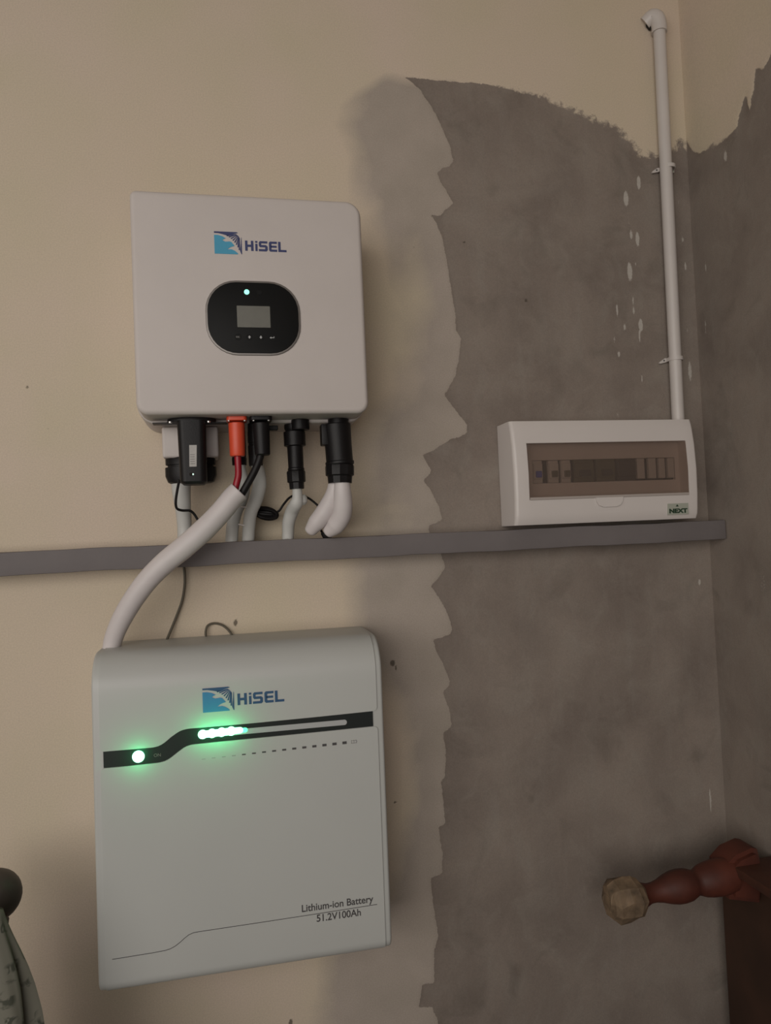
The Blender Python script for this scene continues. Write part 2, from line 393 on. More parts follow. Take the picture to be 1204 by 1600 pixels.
def grid_wall(name, us, vs, kind, ymap):
    U, V = np.meshgrid(us, vs); P = np.stack([U.ravel(), V.ravel()], 1)
    n = len(P); nu, nv = len(us), len(vs)
    if kind == 'back':
        near = (P[:, 0] > 0.1) | (P[:, 1] > 2.0)
        sdf = np.full(n, -0.5); sdf[near] = seg_sdf(P[near], cement)
        # the roughly brushed top edge
        te = [wpt(*p) for p in top_edge]; d = np.full(n, 9.0)
        tx = np.array([t[0] for t in te]); tz = np.array([t[1] for t in te]); o = np.argsort(tx)
        zz = np.interp(P[:, 0], tx[o], tz[o])
        rough = np.clip(1-np.abs(P[:, 1]-zz)/0.09, 0, 1)*np.clip((P[:, 0]-wpt(760, 131)[0])/0.15, 0, 1)*0.8
        # grey skim coat left of the cement; soft left margin
        sp = [(560, 118), (548, 200), (562, 300), (575, 420), (570, 520), (590, 600), (560, 700), (566, 840), (556, 900), (548, 1000), (600, 1100), (625, 1250), (600, 1400), (505, 1500), (500, 1760)]
        sx = np.array([wpt(*p)[0] for p in sp]); sz = np.array([wpt(*p)[1] for p in sp]); o = np.argsort(sz)
        xe = np.interp(P[:, 1], sz[o], sx[o])
        ztop = np.interp(P[:, 0], [wpt(520, 150)[0], wpt(600, 116)[0], wpt(660, 120)[0], wpt(760, 131)[0]], [wpt(520, 150)[1], wpt(600, 116)[1], wpt(660, 120)[1], wpt(760, 131)[1]])
        skim = np.clip(0.5+(P[:, 0]-xe)/0.09, 0, 1)*np.clip(0.3+(ztop-P[:, 1])/0.035, 0, 1)*np.clip((wpt(745, 660)[0]-P[:, 0])/0.01, 0, 1)
        # yellowish, less covered patches in the skim
        for (px, py, rx, rz, s) in ((590, 420, .05, .10, .5), (600, 540, .07, .12, .75), (650, 430, .03, .10, .45), (620, 1180, .05, .14, .5), (625, 800, .06, .06, .35)):
            c = wpt(px, py); skim -= s*np.exp(-((P[:, 0]-c[0])/rx)**2-((P[:, 1]-c[1])/rz)**2)
        skim = np.clip(skim, 0, 1)
        drip = ellipses(P, drips); spot = ellipses(P, spots)
        co = np.stack([P[:, 0], 0.0012*np.clip(0.5+sdf/0.004, 0, 1), P[:, 1]], 1)
    else:
        # right wall: u = distance along y in front of the corner
        pl = [(1070, 218), (1080, 236), (1092, 240), (1115, 226), (1128, 219), (1150, 200), (1154, 178), (1164, 150), (1170, 172), (1176, 140), (1180, 106), (1192, 108), (1204, 84), (1260, 20)]
        pl = [(-atx(px, py, XC).y, atx(px, py, XC).z) for px, py in pl]
        poly = [(-0.05, pl[0][1])]+pl+[(pl[-1][0]+0.3, pl[-1][1]), (6, pl[-1][1]), (6, 0), (-0.05, 0)]
        sdf = seg_sdf(P, poly)
        rough = np.clip(1-np.abs(P[:, 0]-0.085)/0.04, 0, 1)*0.45+0.06; skim = np.zeros(n)
        dl = []
        for (px, py, w_, h_, s) in ((1132, 244, 5, 18, .8), (1101, 418, 4, 22, .6), (1101, 510, 4, 40, .5), (1174, 271, 4, 6, .5), (1091, 262, 4, 5, .5), (1119, 317, 4, 6, .4), (1126, 360, 22, 3, .3),
                                 (1190, 910, 14, 60, .35), (1186, 1000, 5, 20, .35), (1112, 886, 4, 5, .5), (1143, 1170, 8, 60, .2)):
            c = atx(px, py, XC); dl.append((-c.y, c.z, w_*0.6e-3*1.5, h_/2*1.12e-3, s))
        drip = ellipses(P, dl); spot = np.zeros(n)
        co = np.stack([np.full(n, XC)+0.0012*np.clip(0.5+sdf/0.004, 0, 1), -P[:, 0], P[:, 1]], 1)
    me = bpy.data.meshes.new(name)
    i = np.arange(nu-1)[None, :]+nu*np.arange(nv-1)[:, None]
    f = np.stack([i, i+1, i+nu+1, i+nu], -1).reshape(-1, 4)
    if kind != 'back': f = f[:, ::-1]
    nf = len(f)
    me.vertices.add(n); me.vertices.foreach_set('co', co.ravel())
    me.loops.add(nf*4); me.loops.foreach_set('vertex_index', f.ravel().astype(np.int32))
    me.polygons.add(nf); me.polygons.foreach_set('loop_start', np.arange(nf, dtype=np.int32)*4)
    me.update(calc_edges=True)
    for k, v in (('sdf', sdf), ('rough', rough), ('skim', skim), ('drip', drip), ('spot', spot)):
        a = me.attributes.new(k, 'FLOAT', 'POINT'); a.data.foreach_set('value', v.astype(np.float32))
    return link(name, me, M['wall'], None, True)

us = np.concatenate([np.linspace(-3.0, -0.5, 12)[:-1], np.arange(-0.5, 0.1, 0.006), np.arange(0.1, XC, 0.0032), [XC, XC+0.1]])
vs = np.concatenate([np.linspace(0, 0.5, 8)[:-1], np.arange(0.5, 2.56, 0.0036), [2.7, 2.9]])
tag(grid_wall('wall_back', us, vs, 'back', None), 'cream painted wall patched with grey skim and bare cement', kind='structure')
us = np.concatenate([[-0.012], np.arange(0, 0.3, 0.004), np.linspace(0.3, 2.6, 14)])
vs = np.concatenate([np.linspace(0, 0.5, 8)[:-1], np.arange(0.5, 2.56, 0.006), [2.7, 2.9]])
tag(grid_wall('wall_right', us, vs, 'right', None), 'bare cement side wall with cream paint above', kind='structure')
def struct(name, bm, m, label=None):
    return tag(obj(name, bm, m), label, kind='structure')
bm = bmesh.new(); box(bm, -3.1, XC+0.1, YF-0.1, 0.1, -0.1, 0.0); struct('floor', bm, M['floor'])
bm = bmesh.new(); box(bm, -3.1, XC+0.1, YF-0.1, 0.1, 2.9, 3.0); struct('ceiling', bm, M['ceil'])
bm = bmesh.new(); box(bm, -3.1, -3.0, YF-0.1, 0.1, 0, 2.9); struct('wall_left', bm, M['room'])
bm = bmesh.new()
box(bm, -3.0, WX0, YF-0.1, YF, 0, 2.9); box(bm, WX1, XC+0.1, YF-0.1, YF, 0, 2.9)
box(bm, WX0, WX1, YF-0.1, YF, 0, WZ0); box(bm, WX0, WX1, YF-0.1, YF, WZ1, 2.9)
struct('wall_front', bm, M['room'])
bm = bmesh.new()
for a in (WX0, (WX0+WX1)/2-0.02, WX1-0.04): box(bm, a, a+0.04, YF-0.07, YF-0.02, WZ0, WZ1)
for a in (WZ0, WZ1-0.04): box(bm, WX0, WX1, YF-0.07, YF-0.02, a, a+0.04)
struct('window_1', bm, M['frame'])

# ------------------------------------------------------------------ ledge
SD = 0.055; STH = 0.0364
bm = bmesh.new(); box(bm, -1.6, XC-0.002, -SD, -0.0002, -STH, 0.0, 0.0025, 2)
# slightly uneven, hand trowelled edge
bmesh.ops.subdivide_edges(bm, edges=[e for e in bm.edges if e.calc_length() > 1], cuts=90)
for v in bm.verts:
    if v.co.y < -0.04:
        k = math.sin(v.co.x*23)*0.0006+math.sin(v.co.x*61+1)*0.0004
        v.co.z += k; v.co.y += k*0.6
shelf = obj('wall_shelf', bm, M['shelf'], None, True, 40); shelf.location.z = H
tag(shelf, 'long narrow grey-mauve ledge running across the wall below the inverter', 'shelf')

# ------------------------------------------------------------------ printed emblem shared by both machines
def emblem(root, o, ex, ez, navy, cyan, y, nm='emblem'):
    """o = origin (x,z) of lower-left, ex/ez = vectors for u,v in 0..1 of the square"""
    def T(u, v): return (o[0]+u*ex[0]+v*ez[0], o[1]+u*ex[1]+v*ez[1])
    bm = bmesh.new()
    def P(pts): prism(bm, [T(*p) for p in pts], y, y-0.0004)
    arc = [(1-math.cos(math.radians(a)), math.sin(math.radians(a))) for a in range(0, 91, 9)]
    # light sea shape
    sea = [(0, 0), (0, .84), (.14, .84), (.30, .79), (.42, .70), (.34, .66), (.30, .61), (.40, .55), (.56, .57), (.62, .55), (.68, .46), (.74, .37), (.62, .33),
           (.54, .28), (.47, .21), (.62, .22), (.72, .17), (.80, .10), (.86, .03), (.84, 0)]
    P(sea); e = obj(nm, bm, cyan, root); e['label'] = 'blue wave emblem'
    bm = bmesh.new()
    P([(0, 1.0), (.82, 1.0), (.88, .965), (.48, .83), (.33, .88), (.16, .925), (0, .93)])
    # rays fan out from the upper right corner on to the arc
    ap = (.93, .93)
    fan = [(.46, .82), (.535, .77), (.61, .70), (.68, .62), (.745, .53), (.805, .43), (.86, .32), (.905, .20)]
    for i, (u, v) in enumerate(fan):
        tu, tv = ap[0]-u, ap[1]-v; L = math.hypot(tu, tv); nx, nz = -tv/L, tu/L
        wd = .025; s = .74
        P([(u-nx*wd, v-nz*wd), (u+nx*wd, v+nz*wd), (u+tu*s+nx*.012, v+tv*s+nz*.012), (u+tu*s-nx*.012, v+tv*s-nz*.012)])
    P([(.985, .78), (1.0, .74), (1.0, 0), (.975, .02), (.93, .16), (.965, .5)])
    obj('emblem_rays', bm, navy, root)
def brand(root, T, navy, y):
    """lettering HiSEL; T maps (u 0..4.1, v 0..1)"""
    bm = bmesh.new()
    def B(x0, x1, z0, z1): prism(bm, [T(x0, z0), (T(x1, z0)), T(x1, z1), T(x0, z1)], y, y-0.0004)
    def P(p): prism(bm, [T(*q) for q in p], y, y-0.0004)
    t = .24
    B(0, t, 0, 1); B(.58, .82, 0, 1); B(t, .58, .39, .61)                 # H
    B(1.0, 1.22, 0, .72); B(1.0, 1.22, .82, 1)                            # i
    P([(1.36, .55), (1.36, .88), (1.48, 1), (2.2, 1), (2.2, .79), (1.62, .79), (1.58, .75), (1.58, .62)])
    P([(1.36, .55), (1.46, .40), (2.02, .40), (2.08, .62), (1.54, .62)])
    P([(1.98, .42), (1.98, .25), (1.94, .21), (1.34, .21), (1.34, 0), (2.10, 0), (2.22, .12), (2.22, .48), (2.10, .60)])
    P([(2.36, .12), (2.36, .88), (2.48, 1), (3.16, 1), (3.16, .79), (2.64, .79), (2.60, .75), (2.60, .25), (2.64, .21), (3.16, .21), (3.16, 0), (2.48, 0)])
    B(2.54, 3.12, .40, .60)                                               # E bar
    B(3.28, 3.52, 0, 1); B(3.50, 4.1, 0, .21)                             # L
    o = obj('brand_lettering', bm, navy, root); o['label'] = 'dark blue lettering HiSEL'

# ------------------------------------------------------------------ inverter
inv = thing('inverter', 'white square solar inverter with black display panel mounted on the wall above the ledge', 'inverter', (0.0517, 0, H+0.3614-0.3367/2), (0, 0.0019, 0))
IW, IH, ID = 0.3489, 0.3367, 0.16
LI = frame(inv)
bm = bmesh.new(); slab(bm, 0.0, IH/2-0.004, IW+0.010, IH+0.002, 0.03, -0.001, -0.098, 0.004); obj('rear_body', bm, M['case'], inv, True)
bm = bmesh.new(); slab(bm, 0, IH/2, IW, IH, (0.010, 0.024, 0.018, 0.018), -0.0985, -ID, 0.007, 6); obj('front_cover', bm, M['case'], inv, True)
def Ii(px, py, d=ID): return LI(at(px, py, d))
# emblem + letters from their place on the cover
a = Ii(335.3, 396.8); b_ = Ii(378, 397.3); c_ = Ii(332.8, 361.3)
a.z = (a.z+b_.z)/2
emblem(inv, (a.x, a.z), (b_.x-a.x, 0), (0, c_.z-a.z), M['navy'], M['cyan'], -ID-0.0001)
a = Ii(383, 391.5); b_ = Ii(447.5, 394.5); c_ = Ii(382.8, 375.7)
zb = (a.z+b_.z)/2; uw = (b_.x-a.x)/4.1
hh = c_.z-a.z
brand(inv, lambda u, v: (a.x+u*uw, zb+v*hh), M['navy'], -ID-0.0001)
# display
a = Ii(396, 497.5); 
pw = Ii(469.5, 500).x-Ii(321.5, 496).x; ph = Ii(390, 439).z-Ii(400, 555.5).z
disp_r = (0.046, 0.046, 0.046, 0.046)
bm = bmesh.new(); slab(bm, a.x, a.z, pw, ph, 0.047, -ID+0.001, -ID-0.0022, 0.0012); obj('display_bezel', bm, M['bezel'], inv, True)
bm = bmesh.new(); slab(bm, a.x, a.z, pw-0.006, ph-0.006, 0.044, -ID-0.001, -ID-0.0030, 0.0008); dp = obj('display_panel', bm, M['gloss'], inv, True)
dp['label'] = 'glossy black display panel'
s0 = Ii(369.5, 478.5); s1 = Ii(422.5, 513)
bm = bmesh.new(); slab(bm, (s0.x+s1.x)/2, (s0.z+s1.z)/2, s1.x-s0.x, s0.z-s1.z, 0.0008, -ID-0.0028, -ID-0.0034, 0.0002); o = obj('screen', bm, M['lcd'], inv); o['label'] = 'small grey LCD screen'
l = Ii(385.2, 457.3)
bm = bmesh.new(); lathe(bm, [(0, .0040), (.0012, .0038), (.002, .0026), (.0023, .0008)], (l.x, -ID-0.0028, l.z), (l.x, -ID-0.01, l.z), 20)
o = obj('status_light', bm, M['led_small'], inv, True); o['label'] = 'lit green status light'
l = Ii(404.5, 458)
bm = bmesh.new(); lathe(bm, [(0, .0040), (.0005, .0038)], (l.x, -ID-0.0028, l.z), (l.x, -ID-0.01, l.z), 16); obj('status_light', bm, M['gloss'], inv)
inv.children[-1]['label'] = 'unlit status light'
for k, (px, py) in enumerate(((372, 527.3), (389.5, 527.5), (407.3, 528), (425, 528.6))):
    l = Ii(px, py); bm = bmesh.new(); lathe(bm, [(0, .0052), (.0004, .0050)], (l.x, -ID-0.0028, l.z), (l.x, -ID-0.01, l.z), 16)
    bt = obj('button', bm, M['gloss'], inv)
    bm = bmesh.new(); y0, y1 = -ID-0.0031, -ID-0.0035
    if k == 1: prism(bm, [(l.x-.0022, l.z-.0004), (l.x+.0022, l.z-.0004), (l.x, l.z+.0024)], y0, y1); prism(bm, [(l.x-.0009, l.z-.0022), (l.x+.0009, l.z-.0022), (l.x+.0009, l.z-.0004), (l.x-.0009, l.z-.0004)], y0, y1)
    elif k == 2: prism(bm, [(l.x-.0022, l.z+.0004), (l.x, l.z-.0024), (l.x+.0022, l.z+.0004)], y0, y1); prism(bm, [(l.x-.0009, l.z+.0004), (l.x+.0009, l.z+.0004), (l.x+.0009, l.z+.0022), (l.x-.0009, l.z+.0022)], y0, y1)
    elif k == 3: prism(bm, [(l.x-.0038, l.z), (l.x-.0016, l.z+.0016), (l.x-.0016, l.z-.0016)], y0, y1); prism(bm, [(l.x-.0016, l.z-.0005), (l.x+.0032, l.z-.0005), (l.x+.0032, l.z+.0005), (l.x-.0016, l.z+.0005)], y0, y1); prism(bm, [(l.x+.0022, l.z), (l.x+.0032, l.z), (l.x+.0032, l.z+.0018), (l.x+.0022, l.z+.0018)], y0, y1)
    if k: obj('button_mark', bm, M['bar'], bt)
    else:
        bm.free(); text_obj('button_mark', 'ESC', 0.0034, M['faint'], bt, (l.x-.0034, y1, l.z-.0012), (PI/2, 0, 0), 0.0001)

# ------------------------------------------------------------------ battery
BW, BH, BD = 0.4266, 0.468, 0.158
BA = 0.0067
bat = thing('wall_battery', 'large white lithium battery with black indicator band and lit green lights below the ledge', 'battery',
            (0.0125, 0, H-0.359-0.5353/2), (0, BA, 0))
LB = frame(bat)
def Bi(px, py, d=0.16): return LB(at(px, py, d))
BT = 0.470           # height of the case
XL, XR = -BW/2, BW/2
def profile(top, bot, yb, yf, rt, rb, n=10):      # (y,z) going from the back top, over the front, to the back bottom
    p = [(yb, top)]
    for k in range(n+1): a = k/n*PI/2; p.append((yf+rt-rt*math.sin(a), top-rt+rt*math.cos(a)))
    for k in range(n+1): a = k/n*PI/2; p.append((yf+rb-rb*math.cos(a), bot+rb-rb*math.sin(a)))
    p.append((yb, bot)); return p
bm = bmesh.new()
rings = []
er = 0.0045
for k in range(6): 
    a = k/5*PI/2; ins = er*(1-math.sin(a)); x = XL+er*(1-math.cos(a))
    rings.append([bm.verts.new((x, y, z)) for y, z in profile(BT-ins, -0.0085+ins, -0.001, -BD+ins, .052-ins*0.6, .018-ins*0.6)])
for k in range(6):
    a = (5-k)/5*PI/2; ins = er*(1-math.sin(a)); x = XR-er*(1-math.cos(a))
    rings.append([bm.verts.new((x, y, z)) for y, z in profile(BT-ins, -0.0085+ins, -0.001, -BD+ins, .052-ins*0.6, .018-ins*0.6)])
for a, b_ in zip(rings, rings[1:]): bridge(bm, a, b_)
bm.faces.new(rings[0]); bm.faces.new(rings[-1])
obj('casing', bm, M['batt'], bat, True, 40)
# band edges measured on the photograph
tp = [(161, 1175.2), (200, 1171.8), (239, 1168.5), (247, 1166.5), (254, 1163), (260, 1158.5), (266, 1153), (273, 1148), (279, 1143.6), (287, 1140.5), (295, 1139), (320, 1137), (400, 1130), (490, 1121.2), (582, 1111.6)]
bp_ = [(161, 1200.3), (200, 1196.8), (249, 1191.5), (257, 1189.2), (263, 1186.2), (269, 1182), (275, 1177), (281, 1172.5), (287, 1168), (293, 1165), (300, 1163.2), (330, 1160), (400, 1153.1), (490, 1144.2), (582, 1134.8)]
tp = [Bi(*p) for p in tp]; bp_ = [Bi(*p) for p in bp_]
PXL, PXR = XL+0.0105, XR-0.0105
bx0, bx1 = tp[0].x, tp[-1].x
def zt(x): return float(np.interp(x, [p.x for p in tp], [p.z for p in tp]))
def zb_(x): return float(np.interp(x, [p.x for p in bp_], [p.z for p in bp_]))
bm = bmesh.new()
xs = list(np.linspace(bx0, bx1, 90))
a = [bm.verts.new((x, -BD-0.0014, zt(x))) for x in xs]; b_ = [bm.verts.new((x, -BD-0.0014, zb_(x))) for x in xs]
c_ = [bm.verts.new((x, -BD+0.001, zt(x))) for x in xs]; d_ = [bm.verts.new((x, -BD+0.001, zb_(x))) for x in xs]
bridge(bm, a, b_, False); bridge(bm, a, c_, False); bridge(bm, b_, d_, False); bridge(bm, c_, d_, False)
bm.faces.new((a[0], b_[0], d_[0], c_[0])); bm.faces.new((a[-1], b_[-1], d_[-1], c_[-1]))
band = obj('indicator_band', bm, M['band'], bat); band['label'] = 'black stepped indicator band'
def plate(name, upper):
    bm = bmesh.new(); rows = []
    xs = [PXL+0.006*(1-math.cos(t)) for t in np.linspace(0, PI/2, 6)][:-1]+list(np.linspace(PXL+0.006, PXR-0.006, 90))+[PXR-0.006*(1-math.sin(t)) for t in np.linspace(0, PI/2, 6)][1:]
    cols = []; cols2 = []
    for x in xs:
        e = max(PXL+0.006-x, x-(PXR-0.006), 0)
        rc = 0.006-math.sqrt(max(0.006**2-e*e, 0))       # rounded plate corner beside the band
        col = []
        g = 0.0005
        if upper:
            zend = zt(min(max(x, bx0), bx1))+g+rc
            pr = profile(BT+.0012, 0, -0.03, -BD-0.0020, .053, .03)[:12]
            pts = pr+[(-BD-0.0020, z) for z in np.linspace(pr[-1][1], zend, 6)[1:]]
        else:
            zend = zb_(min(max(x, bx0), bx1))-g-rc
            pr = profile(1, -.0093, -0.06, -BD-0.0020, .05, .019)[12:]
            pts = [(-BD-0.0020, z) for z in np.linspace(zend, pr[0][1], 6)[:-1]]+pr
        cols.append([bm.verts.new((x, y, z)) for y, z in pts])
        cols2.append([bm.verts.new((x, min(y+0.0024, -0.02) if y < -0.025 else y, z-(0.0024 if upper and z > BT-0.05 else 0)+(0.0024 if (not upper) and z < 0.0075 else 0))) for y, z in pts])
    for c1, c2 in zip(cols, cols[1:]): bridge(bm, c1, c2, False)
    for c1, c2 in zip(cols2, cols2[1:]): bridge(bm, c1, c2, False)
    bridge(bm, cols[0], cols2[0], False); bridge(bm, cols[-1], cols2[-1], False)
    for k in (0, -1): bridge(bm, [c[k] for c in cols], [c[k] for c in cols2], False)
    return obj(name, bm, M['batt'], bat, True, 30)
plate('upper_front_plate', True); plate('lower_front_plate', False)
FB = -BD-0.0020
# light bar and lights
pA = Bi(310, 1149.3); pB = Bi(541.5, 1128.3)
def slot(bm, A, B, r, y0, y1, n=8):
    d = Vector((B.x-A.x, B.z-A.z)).normalized(); th = math.atan2(d.y, d.x); pts = []
    for k in range(n+1): a = th+PI/2+PI*k/n; pts.append((A.x+r*math.cos(a), A.z+r*math.sin(a)))
    for k in range(n+1): a = th-PI/2+PI*k/n; pts.append((B.x+r*math.cos(a), B.z+r*math.sin(a)))
    prism(bm, pts, y0, y1)
pA2 = pA+(pB-pA)*0.018; pB2 = pB-(pB-pA)*0.017
bm = bmesh.new(); slot(bm, pA2, pB2, 0.0040, FB+0.0010, FB-0.0002); lb = obj('light_bar', bm, M['bar'], bat); lb['label'] = 'pale translucent light bar'
def glow(name, P, energy, r=0.004, off=0.016):
    l = bpy.data.lights.new(name, 'POINT'); l.energy = energy; l.color = (0.0, 1.0, 0.30); l.shadow_soft_size = r
    o = bpy.data.objects.new(name, l); C.objects.link(o); o.parent = bat; o.location = (P.x, FB-off, P.z)
for k, (px, py) in enumerate(((316.5, 1147.5), (331, 1145.8), (346, 1144), (361, 1142.3))):
    P = Bi(px, py); Q = Bi(px+(10 if k < 3 else 14), py-(1.1 if k < 3 else 1.5))
    bm = bmesh.new(); slot(bm, P, Q, 0.0050 if k < 3 else 0.0044, FB-0.0001, FB-0.0012)
    lathe(bm, [(0, .0068), (.0012, .0064), (.0022, .0040), (.0026, .001)], (P.x, FB-0.0001, P.z), (P.x, FB-0.01, P.z), 20)
    o = obj('level_light', bm, M['led'], bat, True); o['label'] = 'lit green charge level light'
    glow('level_glow', P, 0.016)
P = Bi(374, 1141.5); Q = Bi(383, 1140.6)
bm = bmesh.new(); slot(bm, P, Q, 0.0036, FB-0.00015, FB-0.0006); obj('level_light', bm, M['led_bar'], bat)
bat.children[-1]['label'] = 'faint green end of the charge lights'
P = Bi(216, 1182.3)
bm = bmesh.new(); lathe(bm, [(0, .0086), (.0018, .0082), (.0032, .0055), (.0038, .0012)], (P.x, FB+0.0006, P.z), (P.x, FB-0.01, P.z), 28)
o = obj('power_light', bm, M['led'], bat, True); o['label'] = 'round lit green power light'
glow('power_glow', P, 0.028)
P = Bi(240, 1184); text_obj('switch_mark', 'ON', 0.0065, M['bezel'], bat, (P.x, FB+0.0003, P.z+0.001), (PI/2, 0, 0), 0.0001)
# printed dashes that grow to the right
for k in range(15):
    t = k/14; px = 318+(538-318)*t; py = 1186-25.5*t
    P = Bi(px, py); w_ = 0.0052+0.0014*t; h_ = 0.0007+0.0034*t
    bm = bmesh.new(); box(bm, P.x-w_/2, P.x+w_/2, FB-0.0004, FB+0.0003, P.z-h_/2, P.z+h_/2)
    obj('printed_dash', bm, M['ink'] if k > 3 else M['faint'], bat)
P = Bi(553, 1158.8); bm = bmesh.new()
for (x0, x1, z0, z1) in ((-.0045, .0035, .0016, .0024), (-.0045, .0035, -.0024, -.0016), (-.0045, -.0037, -.0024, .0024), (.0027, .0035, -.0024, .0024), (.0035, .0045, -.0010, .0010), (-.0008, 0, -.0024, .0024)):
    box(bm, P.x+x0, P.x+x1, FB-0.0004, FB+0.0003, P.z+z0, P.z+z1)
obj('battery_symbol', bm, M['faint'], bat)
# emblem and letters
a = Bi(317, 1113.8); b_ = Bi(366, 1109.6); c_ = Bi(315.5, 1076)
zA = (a.z+b_.z)/2
emblem(bat, (a.x, zA), (b_.x-a.x, 0), (0, c_.z-a.z), M['navy2'], M['blue2'], FB-0.0001)
a = Bi(371, 1101.6); b_ = Bi(444, 1096); c_ = Bi(371.5, 1083.5)
zA2 = (a.z+b_.z)/2; uw2 = (b_.x-a.x)/4.1; h2 = c_.z-a.z; ax = a.x
brand(bat, lambda u, v: (ax+u*uw2, zA2+v*h2), M['navy2'], FB-0.0001)
# thin printed line with a step
lp = [(175.3, 1499), (200, 1495), (240, 1488.5), (258, 1485), (266, 1482.5), (274, 1478), (281, 1472.5), (288, 1466), (295, 1460.5), (302, 1457.3), (310, 1455.8), (400, 1442.3), (500, 1427), (589, 1413)]
L_ = [Bi(*p) for p in lp]
bm = bmesh.new()
for p, q in zip(L_, L_[1:]):
    n = Vector((-(q.z-p.z), q.x-p.x)).normalized()*0.00042
    prism(bm, [(p.x-n.x, p.z-n.y), (q.x-n.x, q.z-n.y), (q.x+n.x, q.z+n.y), (p.x+n.x, p.z+n.y)], FB+0.0002, FB-0.0003)
obj('printed_line', bm, M['ink'], bat)
def put_text(name, s, A, B, m, parent):
    """fit a line of writing between two baseline points"""
    o = text_obj(name, s, 0.02, m, parent, (A.x, FB-0.0002, A.z), (PI/2, 0, 0), 0.0001, bold=0.0003)
    xsv = [v.co.x for v in o.data.vertices]; wv = max(xsv)-min(xsv)
    k = (B.x-A.x)/wv; o.location.x = A.x-min(xsv)*k; return o, k, wv
A, B = Bi(471.5, 1425.8), Bi(583, 1408.5)
o, k, wv = put_text('battery_lettering', 'Lithium-ion Battery', A, B, M['ink'], bat); o.scale = (k, 0.0148/0.02, 1); o.location.z = (A.z+B.z)/2; o['label'] = 'dark lettering Lithium-ion Battery'
A, B = Bi(494.5, 1438.6), Bi(563.5, 1428.6)
o, k, wv = put_text('rating_lettering', '51.2V100Ah', A, B, M['ink'], bat); o.scale = (k, 0.0148/0.02, 1); o.location.z = (A.z+B.z)/2-0.0016; o['label'] = 'dark lettering 51.2V100Ah'

# ------------------------------------------------------------------ distribution box
XW, XH = 0.361, 0.1854
dbx = thing('distribution_box', 'white plastic breaker box with smoked cover hung just above the right end of the ledge', 'breaker box', (0.6777, 0, H+0.0991-XH/2), (0, 0.0013, 0))
LX = frame(dbx)
def Xi(px, py, d=0.066): return LX(at(px, py, d))
# outline of the cover's section: flat sides with a bulging front
def bulge(z):     # depth of the front at height z above the base
    t = z/XH; return float(np.interp(t, [0, .06, .25, .5, .75, .9, 1], [.0660, .0705, .0735, .0745, .0715, .0670, .0625]))
w0 = Xi(821.5, 692, .070); w1 = Xi(1068.5, 689, .070); w2 = Xi(1078, 772, .074); w3 = Xi(827, 782, .074)
wx0, wx1 = w0.x, (w1.x+w2.x)/2; wzt, wzb = (w0.z+w1.z)/2, (w2.z+w3.z)/2
HX = XW/2
bm = bmesh.new()
zs = sorted(set(list(np.linspace(0, XH, 21))+[wzb, wzt]))
xsx = [-HX, wx0, wx1, HX]
def fy(x, z):
    return -bulge(z)
fx = [-HX+0.007, wx0, wx1, HX-0.005]
g = [[bm.verts.new((x, fy(x, z)+(0.0015 if z in (zs[0], zs[-1]) else 0), z)) for x in fx] for z in zs]
for i in range(len(zs)-1):
    for j in range(3):
        if j == 1 and wzb-1e-6 <= zs[i] and zs[i+1] <= wzt+1e-6: continue
        bm.faces.new((g[i][j], g[i][j+1], g[i+1][j+1], g[i+1][j]))
# rounded left and right edges, side walls to the back
def sidecol(sgn, xf):
    cols = []
    edge_x = sgn*HX
    for k in range(1, 6):
        a = k/5*PI/2
        cols.append([bm.verts.new((xf+(edge_x-xf)*math.sin(a), fy(0, z)+abs(edge_x-xf)*(1-math.cos(a))+(0.0015 if z in (zs[0], zs[-1]) else 0), z)) for z in zs])
    cols.append([bm.verts.new((edge_x, -0.001, z)) for z in zs])
    return cols
lc = [[g[i][0] for i in range(len(zs))]]+sidecol(-1, fx[0]); rc = [[g[i][3] for i in range(len(zs))]]+sidecol(1, fx[3])
for c1, c2 in zip(lc, lc[1:]): bridge(bm, c1, c2, False)
for c1, c2 in zip(rc, rc[1:]): bridge(bm, c1, c2, False)
for e in (0, -1):
    row = [c[e] for c in lc][::-1]+[g[e][1], g[e][2]]+[c[e] for c in rc]
    bm.faces.new(row)
bm.faces.new([lc[-1][i] for i in range(len(zs))]+[rc[-1][i] for i in range(len(zs)-1, -1, -1)])
# window reveal going in 18 mm
iw = [i for i, z in enumerate(zs) if wzb-1e-6 <= z <= wzt+1e-6]
RD = -0.036
for j in (1, 2):
    bkc = [bm.verts.new((fx[j], RD, zs[i])) for i in iw]
    bridge(bm, [g[i][j] for i in iw], bkc, False)
for i in (iw[0], iw[-1]):
    q = [bm.verts.new((fx[j], RD, zs[i])) for j in (1, 2)]
    bm.faces.new((g[i][1], g[i][2], q[1], q[0]))
obj('cover', bm, M['dbox'], dbx, True, 38)
